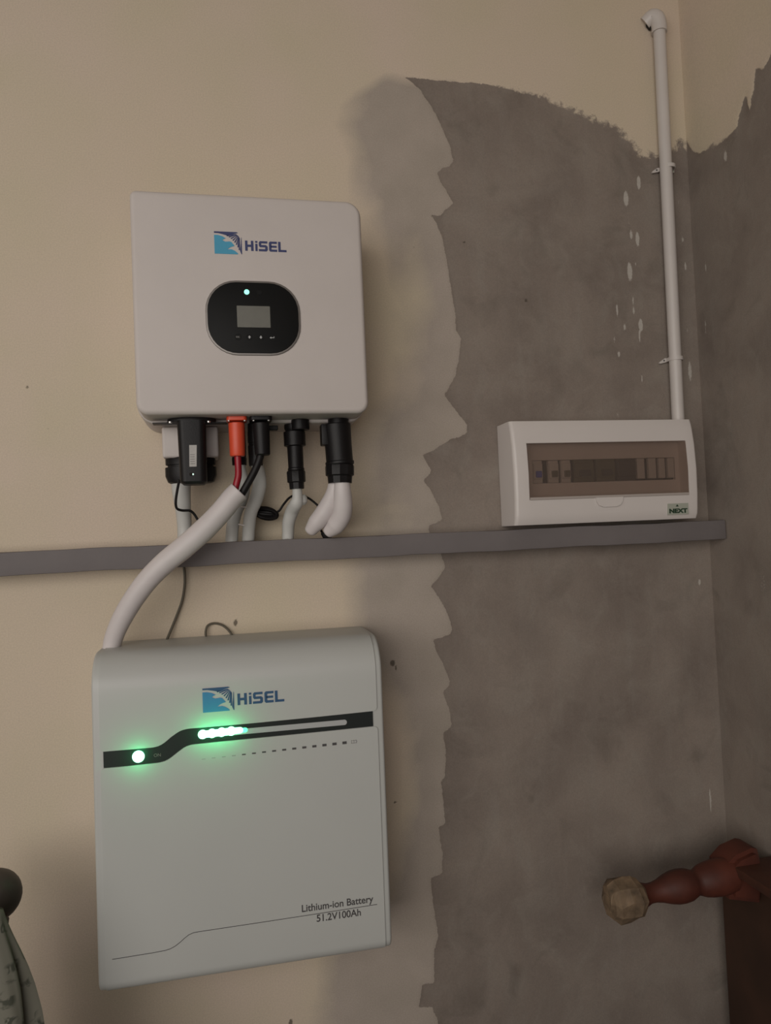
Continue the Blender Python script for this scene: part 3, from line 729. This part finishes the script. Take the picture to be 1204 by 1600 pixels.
# inner mask behind the smoked window, with the slot for the breakers
r0 = Xi(831, 720, .045); r1 = Xi(1053, 750, .045); r2 = Xi(833, 755, .045); r3 = Xi(1050, 716, .045)
sz1 = (r0.z+r3.z)/2+0.001; sz0 = (r1.z+r2.z)/2; sx0, sx1 = r0.x-0.001, r1.x+0.002
bm = bmesh.new()
box(bm, wx0, wx1, -0.046, -0.038, wzb, sz0); box(bm, wx0, wx1, -0.046, -0.038, sz1, wzt)
box(bm, wx0, sx0, -0.046, -0.038, sz0, sz1); box(bm, sx1, wx1, -0.046, -0.038, sz0, sz1)
obj('inner_mask', bm, M['dbox'], dbx)
bm = bmesh.new(); box(bm, wx0, wx1, -0.0372, -0.034, wzb, wzt); obj('back_tray', bm, M['dark'], dbx)
def breaker(px0, px1, body, toggle, tm, tall=0.0):
    x0, x1 = Xi(px0, 735, .045).x, Xi(px1, 735, .045).x; zc = (sz0+sz1)/2; hz = (sz1-sz0)/2
    bm = bmesh.new(); box(bm, x0+.0004, x1-.0004, -.0455, -.0373, sz0+.0006+tall*hz*.9, sz1-.0008, .0006, 1)
    if tall == 0: box(bm, x0+.0012, x1-.0012, -.0490, -.0450, zc-hz*.62, zc+hz*.70, .0006, 1)
    b = obj('circuit_breaker', bm, body, dbx)
    if toggle:
        w_ = (x1-x0)*.28; bm = bmesh.new()
        box(bm, (x0+x1)/2-w_, (x0+x1)/2+w_, -.0530, -.0488, zc-hz*.50, zc+hz*.05, .0007, 1); obj('toggle', bm, tm, b)
    return b
breaker(831.5, 847, M['brk'], True, M['blue']); 
breaker(856, 872, M['brk'], True, M['brk_d']); breaker(876, 891, M['brk'], True, M['brk_d'])
breaker(896, 927, M['brk_d'], True, M['brk_dd']); breaker(931, 960, M['brk_d'], True, M['brk_dd']); breaker(963, 992, M['brk_dd'], False, None)
for a, b2 in ((995, 1007), (1013, 1025), (1029, 1039), (1043, 1053)):
    breaker(a, b2, M['brk'], False, None, .16)
# smoked cover following the bulge, standing 2 mm in
bm = bmesh.new(); n = 14; zsw = np.linspace(wzb+.0008, wzt-.0008, n)
fr = [[bm.verts.new((x, -bulge(z)-0.0008+0.0002, z)) for x in (wx0+.0008, wx1-.0008)] for z in zsw]
bk = [[bm.verts.new((v.co.x, v.co.y+0.0016, v.co.z)) for v in r] for r in fr]
for q in (fr, bk):
    for i in range(n-1): bm.faces.new((q[i][0], q[i][1], q[i+1][1], q[i+1][0]))
for i in range(n-1):
    bm.faces.new((fr[i][0], fr[i+1][0], bk[i+1][0], bk[i][0])); bm.faces.new((fr[i][1], fr[i+1][1], bk[i+1][1], bk[i][1]))
bm.faces.new((*fr[0], *bk[0][::-1])); bm.faces.new((*fr[-1], *bk[-1][::-1]))
sw = obj('smoked_window', bm, M['smoke'], dbx, True, 30); sw['label'] = 'smoked transparent flap over the breakers'
bm = bmesh.new(); box(bm, wx0+.001, wx1-.001, -bulge(wzb)-.0022, -bulge(wzb)+.001, wzb-.0004, wzb+.0042, .0006, 1)
fl_ = obj('flap_lip', bm, mat('grey_clear_lip', (0.40, 0.35, 0.32), 0.35), dbx)
# finger notch below the window
n0 = Xi(952, 790, .074)
bm = bmesh.new()
lst = [(-.027, .0085), (-.0255, .001), (-.021, -.0055), (-.013, -.0085), (.013, -.0085), (.021, -.0055), (.0255, .001), (.027, .0085)]
prism(bm, [(n0.x+a, wzb-.0085+b2) for a, b2 in lst], -.0758, -.070)
bmesh.ops.recalc_face_normals(bm, faces=bm.faces)
obj('finger_grip', bm, M['dbox'], dbx, False)
# maker's sticker
q0 = Xi(1043, 787, .0735); q1 = Xi(1076, 803, .0735)
bm = bmesh.new(); box(bm, q0.x, q1.x, -bulge(q0.z)-.0008, -.068, q1.z, q0.z); stk = obj('sticker', bm, mat('sticker_grey_green', (0.36, 0.37, 0.31), 0.5), dbx)
yS = -bulge(q0.z)-.0010
o = text_obj('sticker_lettering', 'NEXT', 0.0125, M['logo_green'], stk, (q0.x+0.0022, yS, q1.z+.0030), (PI/2, 0, 0), 0.0002, bold=0.0007)
xsv = [v.co.x for v in o.data.vertices]; kx = (q1.x-q0.x-.005)/(max(xsv)-min(xsv)); o.scale = (kx, 0.85, 1); o['label'] = 'dark lettering NEXT'
bm = bmesh.new(); cxs = (q0.x+q1.x)/2-.002
prism(bm, [(cxs-.003, q0.z-.0058), (cxs+.003, q0.z-.0058), (cxs, q0.z-.0018)], yS, yS-.0003); obj('sticker_mark', bm, M['logo_green'], stk)

# ------------------------------------------------------------------ conduit pipe in the corner
pp = thing('conduit_pipe', 'white PVC conduit pipe running up the corner from the breaker box to an elbow', 'pipe', at(1059, 655, 0.016))
LPp = frame(pp)
top = at(1029.5, 46, 0.016); bot = at(1059.5, 668, 0.016)
bm = bmesh.new(); tube(bm, [LPp(bot), LPp(top)], 0.0118, 20, smooth_path=False); obj('pipe', bm, M['pvc'], pp, True, 50)
bm = bmesh.new()
e0 = at(1029.5, 48, 0.016); dirz = (top-bot).normalized()
pts = [e0-dirz*0.004, e0+dirz*0.010, e0+dirz*0.024+Vector((-.003, .002, 0)), e0+dirz*0.032+Vector((-.010, .007, -.002)), e0+dirz*0.028+Vector((-.020, .016, -.006))]
tube(bm, [LPp(p) for p in pts], [.0148, .0148, .0155, .0150, .0145], 20); obj('elbow', bm, M['pvc'], pp, True, 50)
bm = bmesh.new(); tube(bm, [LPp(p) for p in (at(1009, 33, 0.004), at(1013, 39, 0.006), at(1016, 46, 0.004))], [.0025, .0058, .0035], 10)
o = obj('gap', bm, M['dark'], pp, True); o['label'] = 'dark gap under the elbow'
for px, py in ((1043.3, 262), (1055, 561)):
    c = LPp(at(px, py, 0.016)); bm = bmesh.new()
    ring = []
    for r in (.0122, .0138):
        for z in (-.0035, .0035):
            ring.append([bm.verts.new((c.x+r*math.cos(a), c.y+r*math.sin(a), c.z+z)) for a in np.linspace(PI, 2*PI, 17)])
    a, b_, c2, d_ = ring
    bridge(bm, a, b_, False); bridge(bm, c2, d_, False); bridge(bm, a, c2, False); bridge(bm, b_, d_, False)
    w_ = c.y+.0150
    box(bm, c.x-.0138, c.x-.0122, c.y, w_, c.z-.0035, c.z+.0035); box(bm, c.x+.0122, c.x+.0138, c.y, w_, c.z-.0035, c.z+.0035)
    prism(bm, [(c.x-.028, c.z-.006), (c.x-.026, c.z-.0065), (c.x-.013, c.z-.0035), (c.x-.013, c.z+.0045), (c.x-.016, c.z+.004), (c.x-.027, c.z-.003)], w_-.004, w_)
    prism(bm, [(c.x+.013, c.z-.004), (c.x+.021, c.z-.003), (c.x+.021, c.z+.003), (c.x+.013, c.z+.004)], w_-.004, w_)
    sd = obj('pipe_clip', bm, M['pvc'], pp)
    bm = bmesh.new(); lathe(bm, [(0, .0017), (.0012, .0012)], (c.x-.018, w_-.0042, c.z-.0005), (c.x-.018, w_-.02, c.z-.0005), 10); obj('screw', bm, M['ink'], sd)

# ------------------------------------------------------------------ plugs and cables under the inverter
ZI = H+0.3614-0.3367/2      # underside of the inverter
def vert(px, dep, py=700): return at(px, py, dep)
def width(px0, px1, py, dep): return (at(px1, py, dep)-at(px0, py, dep)).length
def zof(px, py, dep): return at(px, py, dep).z

# white terminal cover with black gland, and its sleeve
dp_ = 0.055
t = thing('grid_cable', 'white terminal cover with black gland and white sleeve behind the data logger', 'cable', at(297, 845, 0.03)); LT = frame(t)
x0, x1 = at(253, 690, dp_+.02).x, at(341, 690, dp_+.02).x
z1, z0 = ZI-.0056, zof(297, 717, dp_)
bm = bmesh.new(); q = LT((0, 0, 0)); slab(bm, (x0+x1)/2+q.x, (z0+z1)/2+q.z, x1-x0, z1-z0, .004, q.y-dp_+.03, q.y-dp_-.022, .004); obj('terminal_cover', bm, M['case'], t, True)
gz = zof(297, 716, dp_); gc = at(297.5, 716, dp_)
bm = bmesh.new(); R_ = width(258, 338, 730, dp_)/2
lathe(bm, [(0, R_*.96), (.001, R_*.98), (.012, R_*.98), (.0125, R_*.90), (.0155, R_*.90), (.016, R_), (.030, R_), (.040, R_*.90), (.042, R_*.80)], LT((gc.x, -dp_, z0+.002)), LT((gc.x, -dp_, 0)), 40, .62, .02)
obj('gland_nut', bm, M['black'], t, True, 30)
bm = bmesh.new()
tube(bm, [LT(at(283, 742, dp_)), LT(at(283, 765, dp_-.005)), LT(at(286, 795, .045)), LT(at(288, 822, .038)), LT(at(288.5, 847, .036)-Vector((0, 0, 0)))], [.0165, .015, .0125, .0115, .0115], 16)
for v in bm.verts: v.co.z = max(v.co.z, LT((0, 0, H+.0008)).z)
obj('sleeve', bm, M['sleeve_dull'], t, True, 60)

# data logger
dd = 0.118
t = thing('data_logger', 'black data logger stick with small white label plugged under the inverter on the left', 'data logger', at(300, 755, dd)); LT = frame(t)
fl = at(299.5, 655, dd); zf = ZI-.004
bm = bmesh.new(); p = LT(at(243, 659, .109)); p2 = LT(at(351, 659, .109)); zp = LT((0, 0, ZI-.0060)).z; box(bm, p.x-.004, p2.x+.004, p.y-.009, p.y+.009, zp-.0008, zp+.0008)
obj('mounting_plate', bm, M['black'], t)
bm = bmesh.new(); Rf = width(261, 337.5, 655, dd)/2
lathe(bm, [(0, Rf*.98), (.001, Rf), (.0045, Rf), (.0055, Rf*.97)], LT((fl.x, -dd, ZI-.0005)), LT((fl.x, -dd, 0)), 40, .48); obj('flange', bm, M['black'], t, True, 30)
x0, x1 = at(278.5, 700, dd+.02).x, at(322.5, 700, dd+.02).x; zt_, zb2 = ZI-.005, zof(300, 756, dd+.02)
bm = bmesh.new()
rings = []
xm0, xm1 = at(276, 665, dd+.02).x, at(321, 665, dd+.02).x; xn0, xn1 = at(281, 750, dd+.02).x, at(323, 750, dd+.02).x
for (f, ins) in ((0, 0), (.96, 0), (1.0, .004)):
    z = zt_+(zb2-zt_)*f; a, b_ = xm0+(xn0-xm0)*f+ins, xm1+(xn1-xm1)*f-ins
    rings.append([bm.verts.new(LT((x, y, z))) for x, y in rr((a+b_)/2, -dd, b_-a, .044-2*ins, .010)])
for a, b_ in zip(rings, rings[1:]): bridge(bm, a, b_)
bm.faces.new(rings[0]); bm.faces.new(rings[-1]); obj('body', bm, M['black'], t, True, 35)
s0, s1 = LT(at(295.5, 695.5, dd+.022)), LT(at(307, 729, dd+.022))
bm = bmesh.new(); ys = LT((0, -dd-.022, 0)).y
prism(bm, [(s0.x, s0.z), (s0.x+.011, s0.z), (s1.x, s1.z), (s1.x-.0105, s1.z)], ys-.0004, ys+.0002); lab = obj('label_strip', bm, M['sticker'], t)
bm = bmesh.new()
for k in range(5): box(bm, s1.x-.009, s1.x-.0022, ys-.0007, ys-.0003, s1.z+.004+k*.0035, s1.z+.0047+k*.0035)
obj('label_print', bm, M['sticker_grey'], lab)
p = LT(at(301.5, 741, dd+.022)); bm = bmesh.new(); lathe(bm, [(0, .0028), (.0006, .0024)], (p.x-.003, ys+.0002, p.z), (p.x-.003, ys-.01, p.z), 14); bh = obj('light_hole', bm, M['dark'], t)
bm = bmesh.new(); lathe(bm, [(0, .0014), (.0006, .001)], (p.x, ys, p.z), (p.x, ys-.01, p.z), 10); o = obj('status_light', bm, M['led_white'], bh); 
for px in (266, 326):
    p = at(px, 661, dd+.012); bm = bmesh.new(); lathe(bm, [(0, .0030), (.002, .0026)], LT((p.x, p.y, ZI-.006)), LT((p.x, p.y, 0)), 12); obj('screw', bm, M['screw'], t)
bm = bmesh.new(); tube(bm, [LT(at(*p)) for p in ((280, 750, .10), (277, 765, .095), (274.5, 783, .09), (276, 794, .085), (284, 797.5, .08), (296, 798, .078), (303, 803, .075), (311, 815, .072), (322, 825, .070), (335, 826, .066))], .0021, 8)
obj('cord', bm, M['black_cable'], t, True)

# plugs -----------------------------------------------------------
def stack(name, t, LT, px_top, py_top, px_bot, py_bot, dep, segs, m, n=28, ridge=0.0):
    """turned body from a top pixel to a bottom pixel at one depth; segs = [(fraction, half width px)]"""
    A = at(px_top, py_top, dep); B = at(px_bot, py_bot, dep); L = (B-A).length; bm = bmesh.new()
    s = width(0, 100, 700, dep)/100
    s = (at(px_top+10, py_top, dep)-at(px_top-10, py_top, dep)).length/20
    lathe(bm, [(f*L, r*s) for f, r in segs], LT(A), LT(B), n, 1, ridge)
    return obj(name, bm, m, t, True, 30)
dq = 0.125
t = thing('positive_battery_cable', 'bright orange plug on a red battery cable under the inverter', 'cable', at(372, 765, dq)); LT = frame(t)
bm = bmesh.new(); c = at(369.5, 657, dq); slab(bm, LT(c).x, 0, width(353.5, 385, 657, dq), .034, .006, 0, -.006, .001)
for v in bm.verts: v.co = Vector((v.co.x, LT(c).y+v.co.z, LT((0, 0, ZI-.0005)).z+v.co.y))
pf = obj('plug_flange', bm, M['orange'], t, True, 35)
for px in (357, 382):
    p = at(px, 659.5, dq+.014); bm = bmesh.new(); lathe(bm, [(0, .0020), (.0018, .0016)], LT((p.x, p.y, ZI-.0062)), LT((p.x, p.y, 0)), 10); obj('screw', bm, M['screw'], pf)
stack('plug', t, LT, 369.3, 661, 371, 713, dq, [(0, 11.5), (.02, 12.8), (.6, 12.3), (.96, 12.0), (1, 11.0)], M['orange'])
bm = bmesh.new(); tube(bm, [LT(at(*p)) for p in ((371, 708, dq), (371.8, 725, dq), (372.3, 742, dq-.002), (369.5, 755, dq-.004), (366, 768, dq-.004), (360, 782, dq-.005))], .0053, 12); obj('wire', bm, M['red'], t, True)
t = thing('negative_battery_cable', 'black plug on a thick black battery cable beside the orange plug', 'cable', at(400, 765, dq)); LT = frame(t)
bm = bmesh.new(); c = at(407, 658, dq); slab(bm, LT(c).x, 0, width(390, 424.5, 658, dq), .034, .006, 0, -.006, .001)
for v in bm.verts: v.co = Vector((v.co.x, LT(c).y+v.co.z, LT((0, 0, ZI-.0005)).z+v.co.y))
pf = obj('plug_flange', bm, M['black'], t, True, 35)
for px in (396, 419.5):
    p = at(px, 660, dq+.014); bm = bmesh.new(); lathe(bm, [(0, .0020), (.0018, .0016)], LT((p.x, p.y, ZI-.0062)), LT((p.x, p.y, 0)), 10); obj('screw', bm, M['screw'], pf)
stack('plug', t, LT, 407.5, 661, 410, 711.5, dq, [(0, 12), (.02, 13), (.6, 12.5), (.97, 12.0), (1, 10.5)], M['black'])
bm = bmesh.new(); tube(bm, [LT(at(*p)) for p in ((408, 705, dq), (405, 718, dq), (398, 735, dq-.001), (389, 752, dq-.002), (381, 766, dq-.004), (372, 781, dq-.006))], .0058, 12); obj('wire', bm, M['black_cable'], t, True)

# big sleeve down to the battery
SLR = 0.0162
t = thing('battery_cable_sleeve', 'long white tubular sleeve sweeping from the battery plugs down behind the large battery', 'cable sleeve', at(170, 1003, .08)); LT = frame(t)
cl = [(373.5, 767, .119), (362, 779, .118), (345, 800, .116), (318, 828, .114), (285, 857, .112), (258, 879, .108), (232, 905, .102), (210, 934, .094), (193, 962, .085), (182, 985, .078), (176, 1003, .072), (173, 1022, .070)]
bm = bmesh.new(); tube(bm, [LT(at(*p)) for p in cl], [.0165, .0168, .017, .0175, .0175, .017, .0165, .016, .0155, .0145, .014, .0135], 24, closed_ends=False)
# inner wall at the open mouth
o = obj('sleeve', bm, M['sleeve'], t, True, 60)
sm = o.modifiers.new('thickness', 'SOLIDIFY'); sm.thickness = 0.0012; sm.offset = -1
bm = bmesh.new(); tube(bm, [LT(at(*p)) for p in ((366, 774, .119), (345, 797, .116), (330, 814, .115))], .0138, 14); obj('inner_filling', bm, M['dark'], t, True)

# connectors further back, with the pair of sleeves behind the plugs
def backcable(name, label, plugspec, pts, rad, m=None):
    t = thing(name, label, 'cable', at(*pts[-1])); LT = frame(t)
    plugspec(t, LT)
    bm = bmesh.new(); tube(bm, [LT(at(*p)) for p in pts], rad, 16)
    zl = LT((0, 0, H+.0008)).z
    for v in bm.verts: v.co.z = max(v.co.z, zl)
    obj('sleeve', bm, m or M['sleeve_dull'], t, True, 60); return t
d1 = 0.075
backcable('output_cable', 'dull white sleeve rising behind the orange plug, left of its pair', lambda t, LT: stack('connector', t, LT, 372.5, 668, 374, 727, d1-.012, [(0, 10), (.5, 11), (.8, 11), (.82, 11.6), (1, 11.2)], M['black'], 24, .03),
          [(374, 722, d1-.012), (377, 740, d1-.016), (381, 757, d1-.020), (378, 778, .048), (368.5, 800, .042), (363.5, 822, .040), (361.5, 847, .040)], [.008, .0095, .0104, .0106, .0106, .0104, .0104])
backcable('output_cable', 'dull white sleeve rising behind the black battery plug, right of its pair', lambda t, LT: (stack('connector', t, LT, 397.5, 662, 400, 728, d1+.016, [(0, 11), (.45, 11.5), (.46, 10.5), (.52, 10.5), (.53, 11.5), (1, 11)], M['black'], 24, .03),),
          [(401, 722, d1+.016), (404, 738, d1+.012), (405.5, 758, d1+.006), (400, 780, .070), (392, 800, .062), (389, 822, .052), (387.5, 847, .043)], [.009, .0105, .0112, .0112, .0106, .0104, .0104])
bpy.context.view_layer.update()
# small tab beside the black plug belongs to the inverter
bm = bmesh.new(); p = LI(at(426, 669, .09)); box(bm, p.x-.010, p.x+.008, p.y-.006, p.y+.006, p.z-.0038, p.z+.0038, .001, 1); obj('cable_tab', bm, M['black'], inv)
for pts, lb_ in ((((371, 790.5, .068), (384, 792.5, .070), (398, 790, .068)), 'upper thin white tie round the pair of sleeves behind the battery plugs'),
                 (((372, 819, .057), (383, 821, .058), (392, 819.5, .056)), 'lower thin white tie round the pair of sleeves, just above the ledge')):
    bm = bmesh.new(); tube(bm, [at(*p) for p in pts], .0012, 6)
    tag(obj('cable_tie', bm, M['pvc'], None, True), lb_, 'cable tie')

def plug3(t, LT):
    stack('connector_ring', t, LT, 468.5, 655.5, 469.5, 672, d3+.012, [(0, 12.5), (.08, 14.2), (.9, 14.2), (1, 13.5)], M['black'], 30, .02)
    stack('connector', t, LT, 459, 664, 462.5, 735, d3, [(0, 15.5), (.08, 15.5), (.14, 13.5), (.16, 17), (.46, 17), (.48, 12.4), (.94, 12.0), (.96, 13), (1, 13)], M['black'], 30, .02)
    stack('lock_nut', t, LT, 461.8, 736, 463.5, 764, d3, [(0, 14), (.05, 14.8), (.6, 14.6), (.66, 12), (1, 11.6)], M['black'], 18, .05)
d3 = 0.085
t = thing('communication_cable', 'slim black connector with a single bent white sleeve, third plug from the right edge cluster', 'cable', at(450, 843, .04)); LT = frame(t)
t['label'] = 'slim black connector with one bent white sleeve, between the battery plugs and the thickest connector'
plug3(t, LT)
bm = bmesh.new(); tube(bm, [LT(at(*p)) for p in ((463.5, 760, d3), (464.5, 776, d3-.003), (463, 786, d3-.006), (456.5, 798, .062), (451, 815, .052), (450, 830, .046), (449.5, 847, .042))], [.0075, .0085, .0105, .0112, .0106, .0100, .0098], 16)
zl = LT((0, 0, H+.0008)).z
for v in bm.verts: v.co.z = max(v.co.z, zl)
obj('sleeve', bm, M['sleeve_dull'], t, True, 60)
bm = bmesh.new(); lathe(bm, [(0, .0100), (.006, .0115), (.012, .0105), (.016, .006)], LT(at(468, 775, d3-.012)), LT(at(473, 795, d3-.012)), 16); obj('sleeve_fold', bm, M['sleeve_dull'], t, True)

d4 = 0.10
t = thing('load_cable', 'thickest black connector with two white sleeves bending to the left, rightmost under the inverter', 'cable', at(505, 838, .06)); LT = frame(t)
stack('connector_ring', t, LT, 528, 654.5, 528.3, 664, d4, [(0, 14), (.1, 16), (.9, 16), (1, 15)], M['black'], 30)
stack('connector', t, LT, 525.5, 663, 531, 727, d4, [(0, 21), (.02, 22), (.28, 21.5), (.5, 21), (.90, 21), (.92, 22.5), (.97, 22.5), (1, 21)], M['black'], 36, .015)
bm = bmesh.new(); q = LT(at(507.5, 680, d4)); box(bm, q.x-.007, q.x+.006, q.y-.012, q.y+.012, q.z-.017, q.z+.017, .002, 2); obj('latch', bm, M['black'], t, True)
stack('lock_nut', t, LT, 530.5, 727, 531, 755, d4, [(0, 22), (.08, 22.6), (.55, 22.3), (.62, 19.5), (1, 18.5)], M['black'], 22, .05)
for pts, rad in (([(524, 750, d4-.006), (521, 770, d4-.012), (514, 788, d4-.020), (505, 803, .074), (494, 817, .068), (485, 829, .062)], [.0105, .0128, .0150, .0155, .0145, .0105]),
                 ([(534, 750, d4+.004), (535, 770, d4+.002), (535.5, 790, d4-.004), (533, 806, .088), (524, 821, .078), (513, 831, .070)], [.0125, .0145, .0160, .0162, .0155, .0105])):
    bm = bmesh.new(); tube(bm, [LT(at(*p)) for p in pts], rad, 20, round_end=1); obj('sleeve', bm, M['sleeve'], t, True, 60)

# coiled black lead behind
t = thing('coiled_cord', 'thin black cord coiled up at its left end, strung behind the white sleeves', 'cord', at(418, 812, .05)); LT = frame(t)
bm = bmesh.new(); cc = at(417, 801.5, .045)
for k in range(12):
    pts = []
    for a in np.linspace(0, 2*PI, 20):
        x = cc.x+(0.0180-0.0010*(k % 5))*math.cos(a)+.0012*math.sin(k*2); z = cc.z+(0.0088-0.0018*(k % 5))*math.sin(a)+((k % 4)-1.5)*.0009
        pts.append(LT((x-.0003*k, -.036-.0030*(k//3)-.003*math.sin(a+k), z-.16*(x-cc.x))))
    tube(bm, pts, .0023, 7, 2)
obj('coil', bm, M['black_cable'], t, True)
bm = bmesh.new(); tube(bm, [LT(at(*p)) for p in ((433, 800, .05), (437, 797, .05), (443, 788, .05), (453, 777, .048), (466, 773, .046), (480, 777.5, .048), (492, 786, .05), (502, 797, .05), (500, 808, .045), (497, 818, .04), (502, 830, .035), (508, 840, .034))], .0019, 8)
obj('cord', bm, M['black_cable'], t, True)
bm = bmesh.new(); tube(bm, [LT(at(*p)) for p in ((499, 798, .048), (496, 805, .046), (491, 813, .044))], [.0055, .0065, .004], 10); obj('sensor_clip', bm, M['black'], t, True)
bm = bmesh.new(); tube(bm, [LT(at(*p)) for p in ((504, 832, .045), (508, 839, .045), (516, 842, .043))], .004, 10); obj('cord_end', bm, M['black_cable'], t, True)

# thin grey wires on the wall
t = obj('grey_wire', (lambda b: (tube(b, [at(*p) for p in ((287, 884, .006), (288.5, 900, .006), (288, 918, .006), (284, 940, .006), (276, 962, .007), (268, 982, .010), (260, 1001, .014), (255, 1012, .016))], .0022, 8), b)[1])(bmesh.new()), M['grey_wire'], None, True)
tag(t, 'thin grey wire hanging from the ledge down behind the large battery', 'wire')
t = obj('grey_wire', (lambda b: (tube(b, [at(*p) for p in ((324, 1003, .010), (321, 990, .008), (324, 978, .006), (334, 974, .005), (346, 976.5, .005), (355, 983, .006), (362, 992, .008), (365, 1002, .010))], .0019, 8), b)[1])(bmesh.new()), M['grey_wire'], None, True)
tag(t, 'small grey wire loop rising behind the top edge of the large battery', 'wire')

# ------------------------------------------------------------------ small table on its side by the right wall
tb = thing('wooden_table', 'small red-brown wooden table stood on its side with turned leg and worn pale foot', 'table', (0.86, -0.3, 0)); LT = frame(tb)
XT = 0.885
zt0 = at(1170, 1316, .12).z
re_ = at(1151, 1357, .155)                 # far end of the rail's outer upper edge
bm = bmesh.new(); box(bm, LT((XT, 0, 0)).x, LT((XC-.002, 0, 0)).x, LT((0, -.86, 0)).y, LT((0, -.035, 0)).y, 0, re_.z-.040, .003, 2)
obj('tabletop', bm, M['wooddark'], tb)
DL = 0.13
A = at(966, 1407, DL); Bk = at(1140, 1367, DL)
Bk = Vector((XT-0.06, Bk.y, Bk.z)) if Bk.x > XT-.06 else Bk
L = (Bk-A).length; sL = (at(1070, 1390, DL)-at(1050, 1390, DL)).length/20
def wl(px): return (px-966)*sL*1.025
prof_foot = [(-.019, .016), (-.0175, .026), (-.008, .0345), (.010, .0355), (.026, .034), (.037, .0300), (.042, .024)]
bm = bmesh.new(); lathe(bm, prof_foot, LT(A), LT(Bk), 9)
rnd = random.Random(3)
for v in bm.verts: v.co += Vector((rnd.uniform(-1, 1), rnd.uniform(-1, 1), rnd.uniform(-1, 1)))*.0028
ft = obj('foot', bm, M['woodpale'], tb); ft['label'] = 'worn pale splintered foot'
bm = bmesh.new()
pr = [(.036, .0255), (.046, .0195), (.056, .0160), (.066, .0160), (.078, .0185), (.092, .0235), (.106, .0268), (.118, .0275), (.130, .0262), (.140, .0225), (.146, .0200), (.152, .0225), (.160, .0260), (.172, .0285), (.186, .0300), (.200, .0300), (.215, .0280)]
lathe(bm, pr, LT(A), LT(Bk), 28); tl = obj('turned_leg', bm, M['woodred'], tb, True, 50)
# square block at the top of the leg, curving up into the rail
K = at(1150, 1352, DL)
bm = bmesh.new()
pl = [(1120, 1346), (1136, 1328), (1160, 1317), (1186, 1316), (1225, 1334), (1230, 1385), (1172, 1401), (1126, 1396)]
P3 = [at(px, py, DL-.01) for px, py in pl]
P3 = [Vector((min(p.x, XT-.001), p.y, p.z)) for p in P3]
prism(bm, [(LT(p).x, LT(p).z) for p in P3], LT((0, -DL-.020, 0)).y, LT((0, -DL+.040, 0)).y)
bmesh.ops.bevel(bm, geom=[e for e in bm.edges if abs(e.verts[0].co.y-e.verts[1].co.y) < 1e-5], offset=.008, segments=4, affect='EDGES')
obj('leg_block', bm, M['woodred'], tb, True, 50)
# rail running towards the room
bm = bmesh.new(); box(bm, LT((re_.x, 0, 0)).x, LT((XC-.002, 0, 0)).x, LT((0, -.86, 0)).y, LT((0, -DL, 0)).y, re_.z-.016, re_.z, .003, 2)
obj('rail', bm, M['wood'], tb, True, 40)

# ------------------------------------------------------------------ post with knob and cloth, lower left
kc = at(-8, 1399, .15)
ps = thing('bed_post', 'dark turned wooden post with a round knob at the left edge', 'post', (kc.x, kc.y, 0))
kr = .0350
bm = bmesh.new()
prof = [(0, .03), (.02, .032), (kc.z-.13, .024), (kc.z-.10, .030), (kc.z-.085, .022), (kc.z-.05, .015), (kc.z-.036, .017)]
lathe(bm, prof, (0, 0, 0), (0, 0, 1), 24); obj('post', bm, M['post'], ps, True, 50)
bm = bmesh.new(); lathe(bm, [(kr*(1-math.cos(a)), max(kr*math.sin(a), .002)) for a in np.linspace(0, PI*.88, 14)][::1], (0, 0, kc.z+kr), (0, 0, 0), 28)
obj('knob', bm, M['post'], ps, True, 80)
# cloth: hangs in front of the post, flaring to the floor
outl = [(5, 1421), (9, 1436), (16, 1456), (27, 1484), (36, 1510), (43, 1540), (48, 1570), (52, 1600), (60, 1680)]
dc = .262
ox = at(-40, 1500, dc).x
bm = bmesh.new(); cols = []
zs_ = []; rx = []
for px, py in outl: p = at(px, py, dc); zs_.append(p.z); rx.append(p.x-ox)
zs_ += [0.35, 0.04]; rx += [rx[-1]+.05, rx[-1]+.08]
nz_, na = 60, 72
zz = np.concatenate([np.linspace(zs_[0], zs_[-3], 40), np.linspace(zs_[-3], zs_[-1], 21)[1:]])
grid = []
for z in zz:
    r0 = float(np.interp(-z, [-q for q in zs_], rx)); row = []
    dz = (zs_[0]-z)
    for k in range(na):
        a = 2*PI*k/na
        f = 1+min(dz*1.2, .16)*math.sin(a*7+dz*3)+min(dz*.6, .06)*math.sin(a*13+1)
        row.append(bm.verts.new((ox+r0*f*math.cos(a), -dc+.40*r0*f*math.sin(a), z)))
    grid.append(row)
for a, b_ in zip(grid, grid[1:]): bridge(bm, a, b_)
tip = bm.verts.new((ox+.01, -dc, zs_[0]+.012))
for k in range(na): bm.faces.new((grid[0][k], grid[0][(k+1) % na], tip))
o = obj('hanging_cloth', bm, M['cloth'], None, True, 80)
sm = o.modifiers.new('thickness', 'SOLIDIFY'); sm.thickness = 0.002
tag(o, 'pale grey-green floral cloth hanging at the lower left corner below the knob', 'cloth')
